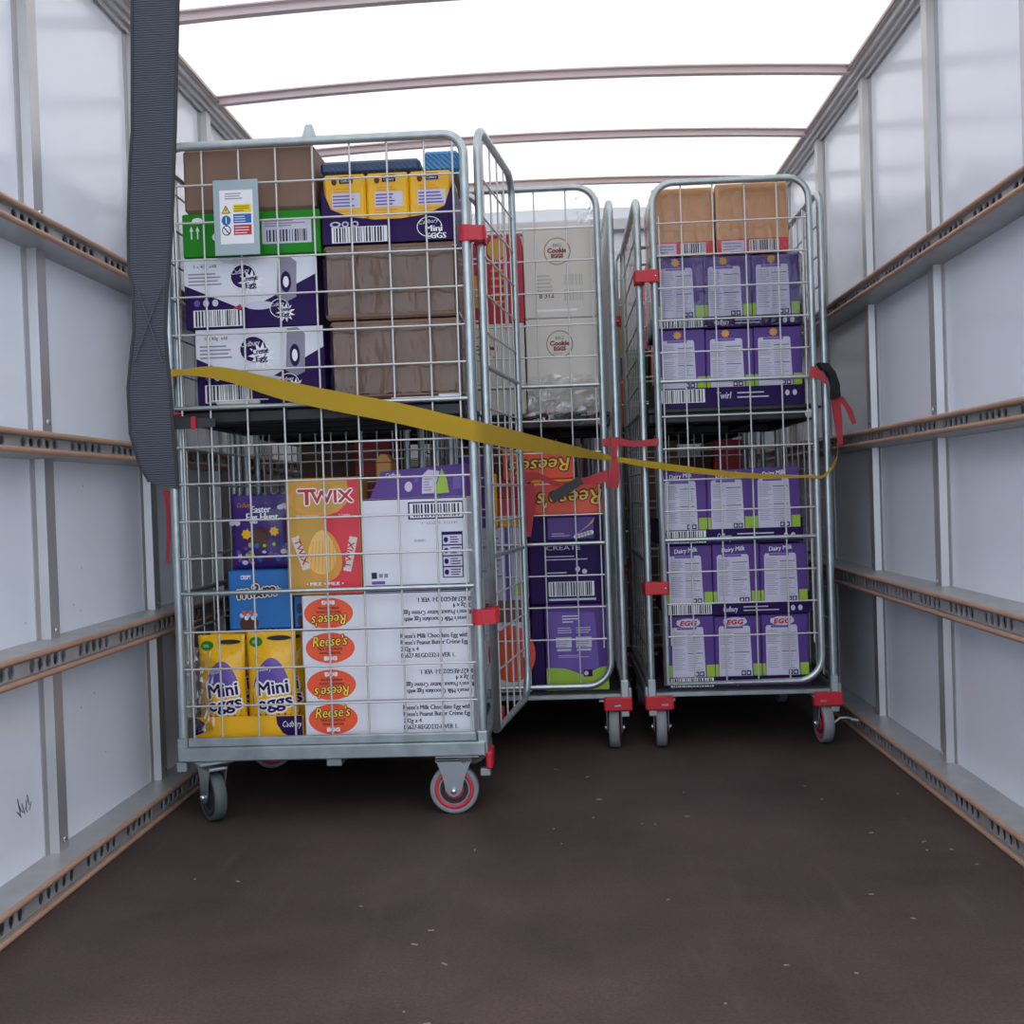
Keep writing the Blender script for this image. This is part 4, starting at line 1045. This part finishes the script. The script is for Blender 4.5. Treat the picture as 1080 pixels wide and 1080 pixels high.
# ------------------------------------------------------------------ straps
def strap(name, ups, lows, m, label, th=.002, cat='strap', group=None, sub=5):
    def fine(P):
        P = [Vector(p) for p in P]; out = []
        for i in range(len(P) - 1):
            a, b_, c, d = P[max(i - 1, 0)], P[i], P[i + 1], P[min(i + 2, len(P) - 1)]
            for k in range(sub):
                t = k / sub
                out.append(.5 * ((2 * b_) + (c - a) * t + (2 * a - 5 * b_ + 4 * c - d) * t * t + (3 * b_ - a - 3 * c + d) * t ** 3))
        return out + [P[-1]]
    b = MB(); b.ribbon(fine(ups), fine(lows), m, th)
    c = sum((v for v in b.v), Vector()) / len(b.v)
    o = b.build(name, loc=c)
    return tag(o, label, cat, group) if label else o

# yellow ratchet strap from the left rail, across the nearest cage, to the right rail
Y1, Y2 = 2.697, 3.345
up = [Vector((-1.05, 3.05, .955)), Vector((-1.012, 2.84, 1.12)), Vector((-.999, 2.715, 1.15)), at(191, 390, Y1), at(217, 386.5, Y1), at(245, 389, Y1), at(298, 401, Y1), at(360, 413.5, Y1), at(419, 424.5, Y1), at(485, 440, 2.694)]
lo = [Vector((-1.05, 3.05, .915)), Vector((-1.012, 2.84, 1.08)), Vector((-.999, 2.715, 1.115)), at(191, 396, Y1), at(217, 398, Y1), at(245, 404, Y1), at(298, 421.5, Y1), at(360, 435, Y1), at(419, 446.5, Y1), at(485, 462, 2.694)]
up.append(at(504, 444.5, 2.702)); lo.append(at(504, 466, 2.702))     # round the corner post, clear of the hinge tube
A0u, A0l = at(521, 448.5, 2.768), at(521, 469.5, 2.768)
A1u, A1l = at(632, 477, 3.33), at(632, 484.5, 3.335)
for t in (0, .25, .5, .75, 1):
    up.append(A0u.lerp(A1u, t)); lo.append(A0l.lerp(A1l, t) + Vector((0, 0, -.004 * math.sin(PI * t))))
for (px, a, q) in ((650, 481.5, 487), (698, 488, 495.5), (746, 494.5, 500.5), (794, 499, 504.5), (850, 501, 504)):
    up.append(at(px, a, 3.352)); lo.append(at(px, q, 3.352))
up += [at(868, 500.5, 3.36), Vector((.846, 3.39, .882)), Vector((.918, 3.66, .942))]; lo += [at(868, 504, 3.36), Vector((.846, 3.39, .868)), Vector((.918, 3.66, .925))]
strap('ratchet_strap', up, lo, M_STRAPY, 'long yellow strap stretched across all three front cages')
strap('strap_tail', [at(176, 378, 2.73), at(174, 400, 2.73), at(177, 432, 2.73), at(181, 470, 2.74)], [at(180, 378, 2.745), at(180, 400, 2.745), at(181, 432, 2.745), at(183, 470, 2.745)], M_STRAPY, 'loose yellow strap end hanging beside the left post of the nearest cage')

# dark pull strap of the roller door
L = [(140, -60), (140, 0), (140, 139), (137.5, 178), (135.7, 240), (136.5, 288), (141, 302), (141.7, 350), (138, 383), (135.7, 410), (138, 457), (147, 488), (158, 508)]
Rr = [(190, -60), (188, 0), (185, 139), (183.5, 178), (181.5, 240), (178, 288), (176.5, 302), (175, 350), (177.5, 383), (180, 410), (183, 457), (186, 488), (188, 516)]
Yp = [1.2] * 5 + [1.2, 1.198, 1.197, 1.197, 1.198, 1.2, 1.205, 1.21]
b = MB()
pl = [at(x, y, d) for (x, y), d in zip(L, Yp)]; pr = [at(x, y, d) for (x, y), d in zip(Rr, Yp)]
pl[0].z = pr[0].z = 2.122
b.ribbon(pl, pr, M_STRAPD, .004)
for (i0, i1, s) in ((6, 8, 1), (6, 8, 0)):                      # crossed stitching on the folded end
    a, c = (pl[i0].lerp(pr[i0], .12), pl[i1].lerp(pr[i1], .88)) if s else (pl[i0].lerp(pr[i0], .88), pl[i1].lerp(pr[i1], .12))
    d = Vector((.0009, 0, 0)); o_ = Vector((0, -.0042, 0))
    b.tube([a + o_, a.lerp(c, .5) + o_, c + o_], .0007, mat('grey_thread', '#30363f', .7), 6)
for t0 in (0, 1): b.tube([p + Vector((0, -.001, 0)) for p in (pl if t0 == 0 else pr)], .0021, mat('strap_edge', '#12151c', .7), 6)
b2 = [at(x, y, d + .008) for (x, y), d in list(zip(L, Yp))[6:]]; b3 = [at(x, y, d + .008) for (x, y), d in list(zip(Rr, Yp))[6:]]
b2[-1] = pl[-1] + Vector((0, .002, 0)); b3[-1] = pr[-1] + Vector((0, .002, 0))
b.ribbon(b2, b3, M_STRAPD, .003)
tag(b.build('pull_strap', loc=(-.45, 1.2, 1.3)), 'broad dark woven pull strap hanging at the open rear of the van', 'strap')

# red retaining straps
strap('red_strap', [at(636, 463, 3.352), at(650, 461, 3.345), at(668, 465, 3.35), at(694, 462, 3.352)], [at(636, 471, 3.352), at(650, 470, 3.345), at(668, 471, 3.35), at(694, 470, 3.352)], M_STRAPR, 'short red strap joining the middle and right cage posts', group='red cage straps')
strap('red_strap', [at(644, 461, 3.338), at(645, 476, 3.335), at(645, 487, 3.338), at(642, 500, 3.335), at(640, 514, 3.338)], [at(652, 462, 3.338), at(651, 476, 3.335), at(651, 486, 3.338), at(654, 498, 3.335), at(652, 515, 3.338)], M_STRAPR, 'red strap end knotted round the post between middle and right cages', group='red cage straps')
rs = strap('red_strap', [at(548, 500, 3.338), at(566, 498, 3.335), at(590, 508, 3.34), at(615, 504, 3.34), at(641, 495, 3.338)], [at(548, 515, 3.338), at(566, 506, 3.335), at(590, 514, 3.34), at(615, 511, 3.34), at(641, 508, 3.338)], M_STRAPR, 'red strap with black buckle tied across the front of the middle cage', group='red cage straps')
b = MB(); c0, c1 = at(583, 525, 3.325), at(612, 507, 3.325); d = (c1 - c0).normalized(); nrm = Vector((0, -1, 0)); up_ = nrm.cross(d)
if up_.z < 0: up_ = -up_
def obox(b, c, d, u, n, L, H, T, m):
    vs = [c + d * (L * i) + u * (H * j) + n * (T * k) for i in (-1, 1) for j in (-1, 1) for k in (-1, 1)]
    b.add(vs, [(0, 1, 3, 2), (4, 6, 7, 5), (0, 4, 5, 1), (2, 3, 7, 6), (0, 2, 6, 4), (1, 5, 7, 3)], m)
obox(b, c0.lerp(c1, .28), d, up_, nrm, .034, .016, .008, M_BLACK); obox(b, c0.lerp(c1, .82), d, up_, nrm, .022, .014, .011, M_BLACK); obox(b, c0.lerp(c1, .6), d, up_, nrm, .006, .013, .006, M_RED)
o = b.build('buckle', loc=rs.location); o.location = (0, 0, 0); o.parent = rs; o['label'] = 'black plastic buckle'
tl = strap('strap_tail', [at(550, 512, 3.336), at(551, 530, 3.333), at(554, 550, 3.336), at(556, 566, 3.336)], [at(563, 510, 3.336), at(565, 530, 3.333), at(562, 550, 3.336), at(560, 566, 3.336)], M_STRAPR, None)
tl.location -= rs.location; tl.parent = rs
# loop on the right cage post
rb = strap('red_strap', [at(855, 386, 3.345), at(862, 388, 3.34), at(871, 397, 3.345)], [at(853, 398, 3.345), at(861, 399, 3.34), at(873, 406, 3.345)], M_STRAPR, 'red strap and black grip looped on the right cage post beside right wall', group='red cage straps')
b = MB(); pa = [(862, 383), (872, 383), (880, 392), (885, 405), (886, 418)]; pb = [(866, 390), (871, 392), (875, 400), (877, 410), (876, 421)]
b.ribbon([at(x, y, 3.34 + .014 * i) for i, (x, y) in enumerate(pa)], [at(x, y, 3.34 + .014 * i) for i, (x, y) in enumerate(pb)], M_BLACK, .014)
o = b.build('grip', loc=rb.location); o.location = (0, 0, 0); o.parent = rb; o['label'] = 'black plastic grip'
for (ups, lows) in (([(876, 419), (879, 440), (884, 470)], [(886, 418), (888, 440), (889, 468)]), ([(884, 419), (892, 432), (899, 448)], [(889, 418), (899, 432), (903, 446)])):
    b = MB(); b.ribbon([at(x, y, 3.405 + .01 * i) for i, (x, y) in enumerate(ups)], [at(x, y, 3.405 + .01 * i) for i, (x, y) in enumerate(lows)], M_STRAPR, .002)
    o = b.build('strap_tail', loc=rb.location); o.location = (0, 0, 0); o.parent = rb
# buckle strap on the left post
b = MB(); b.ribbon([at(176, 438, 2.69), at(188, 438, 2.685), at(204, 441, 2.69), at(227, 441, 2.70)], [at(176, 452, 2.69), at(188, 453, 2.685), at(204, 452, 2.69), at(227, 450, 2.70)], M_BLACK, .006)
bs = tag(b.build('buckle_strap', loc=at(200, 446, 2.69)), 'black strap with red buckle around the left post of the nearest cage', 'strap')
b = MB(); cc = at(204, 446, 2.682) - bs.location; b.box(cc.x - .006, cc.x + .006, cc.y - .004, cc.y + .004, cc.z - .016, cc.z + .016, M_RED, .002); b.build('buckle', bs)
b = MB(); cc = at(183, 437, 2.69) - bs.location; b.box(cc.x - .018, cc.x + .018, cc.y - .012, cc.y + .01, cc.z - .003, cc.z + .003, M_RED, .002); b.build('clip', bs)
strap('red_strap', [at(171, 517, 2.76), at(174, 528, 2.76), at(176, 560, 2.765), at(175, 595, 2.77)], [at(183, 517, 2.76), at(180, 528, 2.76), at(180, 560, 2.765), at(178, 595, 2.77)], M_STRAPR, 'thin red strap hanging straight down beside the left post of nearest cage', group='red cage straps')
# small grey lever behind the right front wheel
b = MB(); b.tube([at(880, 762, 3.42), at(886, 757, 3.42), at(895, 757, 3.42), at(901, 759, 3.42)], .004, M_STEEL, 8)
b.tube([at(897, 758.5, 3.42), at(905, 760, 3.42)], .0065, M_STEEL, 8)
o = b.build('brake_lever'); o.parent = cageC; o.location = -cageC.location

# ------------------------------------------------------------------ light: overcast sky through the translucent roof and the open rear
w = bpy.data.worlds.new('overcast'); bpy.context.scene.world = w; w.use_nodes = True; nt = w.node_tree
bg = nt.nodes['Background']; tc = nt.nodes.new('ShaderNodeTexCoord'); sp = nt.nodes.new('ShaderNodeSeparateXYZ'); rp = nt.nodes.new('ShaderNodeValToRGB')
nt.links.new(tc.outputs['Generated'], sp.inputs[0]); nt.links.new(sp.outputs['Z'], rp.inputs['Fac']); nt.links.new(rp.outputs['Color'], bg.inputs['Color'])
rp.color_ramp.elements[0].position = 0; rp.color_ramp.elements[0].color = (.40, .46, .56, 1)
rp.color_ramp.elements[1].position = 1; rp.color_ramp.elements[1].color = (1.0, .97, .96, 1)
e = rp.color_ramp.elements.new(.25); e.color = (.55, .61, .72, 1)
bg.inputs['Strength'].default_value = 2.2

cam = bpy.data.cameras.new('camera'); co = bpy.data.objects.new('camera', cam); C.objects.link(co)
cam.sensor_width = 36; cam.lens = FOC / 1080 * 36; cam.clip_start = .05; cam.clip_end = 100
Mx = Matrix((CAMR, CAMU, CAMB)).transposed().to_4x4(); Mx.translation = EYE
co.matrix_world = Mx
sc = bpy.context.scene; sc.camera = co
sc.view_settings.view_transform = 'Standard'; sc.view_settings.look = 'None'; sc.view_settings.gamma = 1; sc.view_settings.use_curve_mapping = False
sc.view_settings.exposure = 0.4
sc.cycles.use_denoising = True
sc.cycles.max_bounces = 10; sc.cycles.diffuse_bounces = 6; sc.cycles.transparent_max_bounces = 24
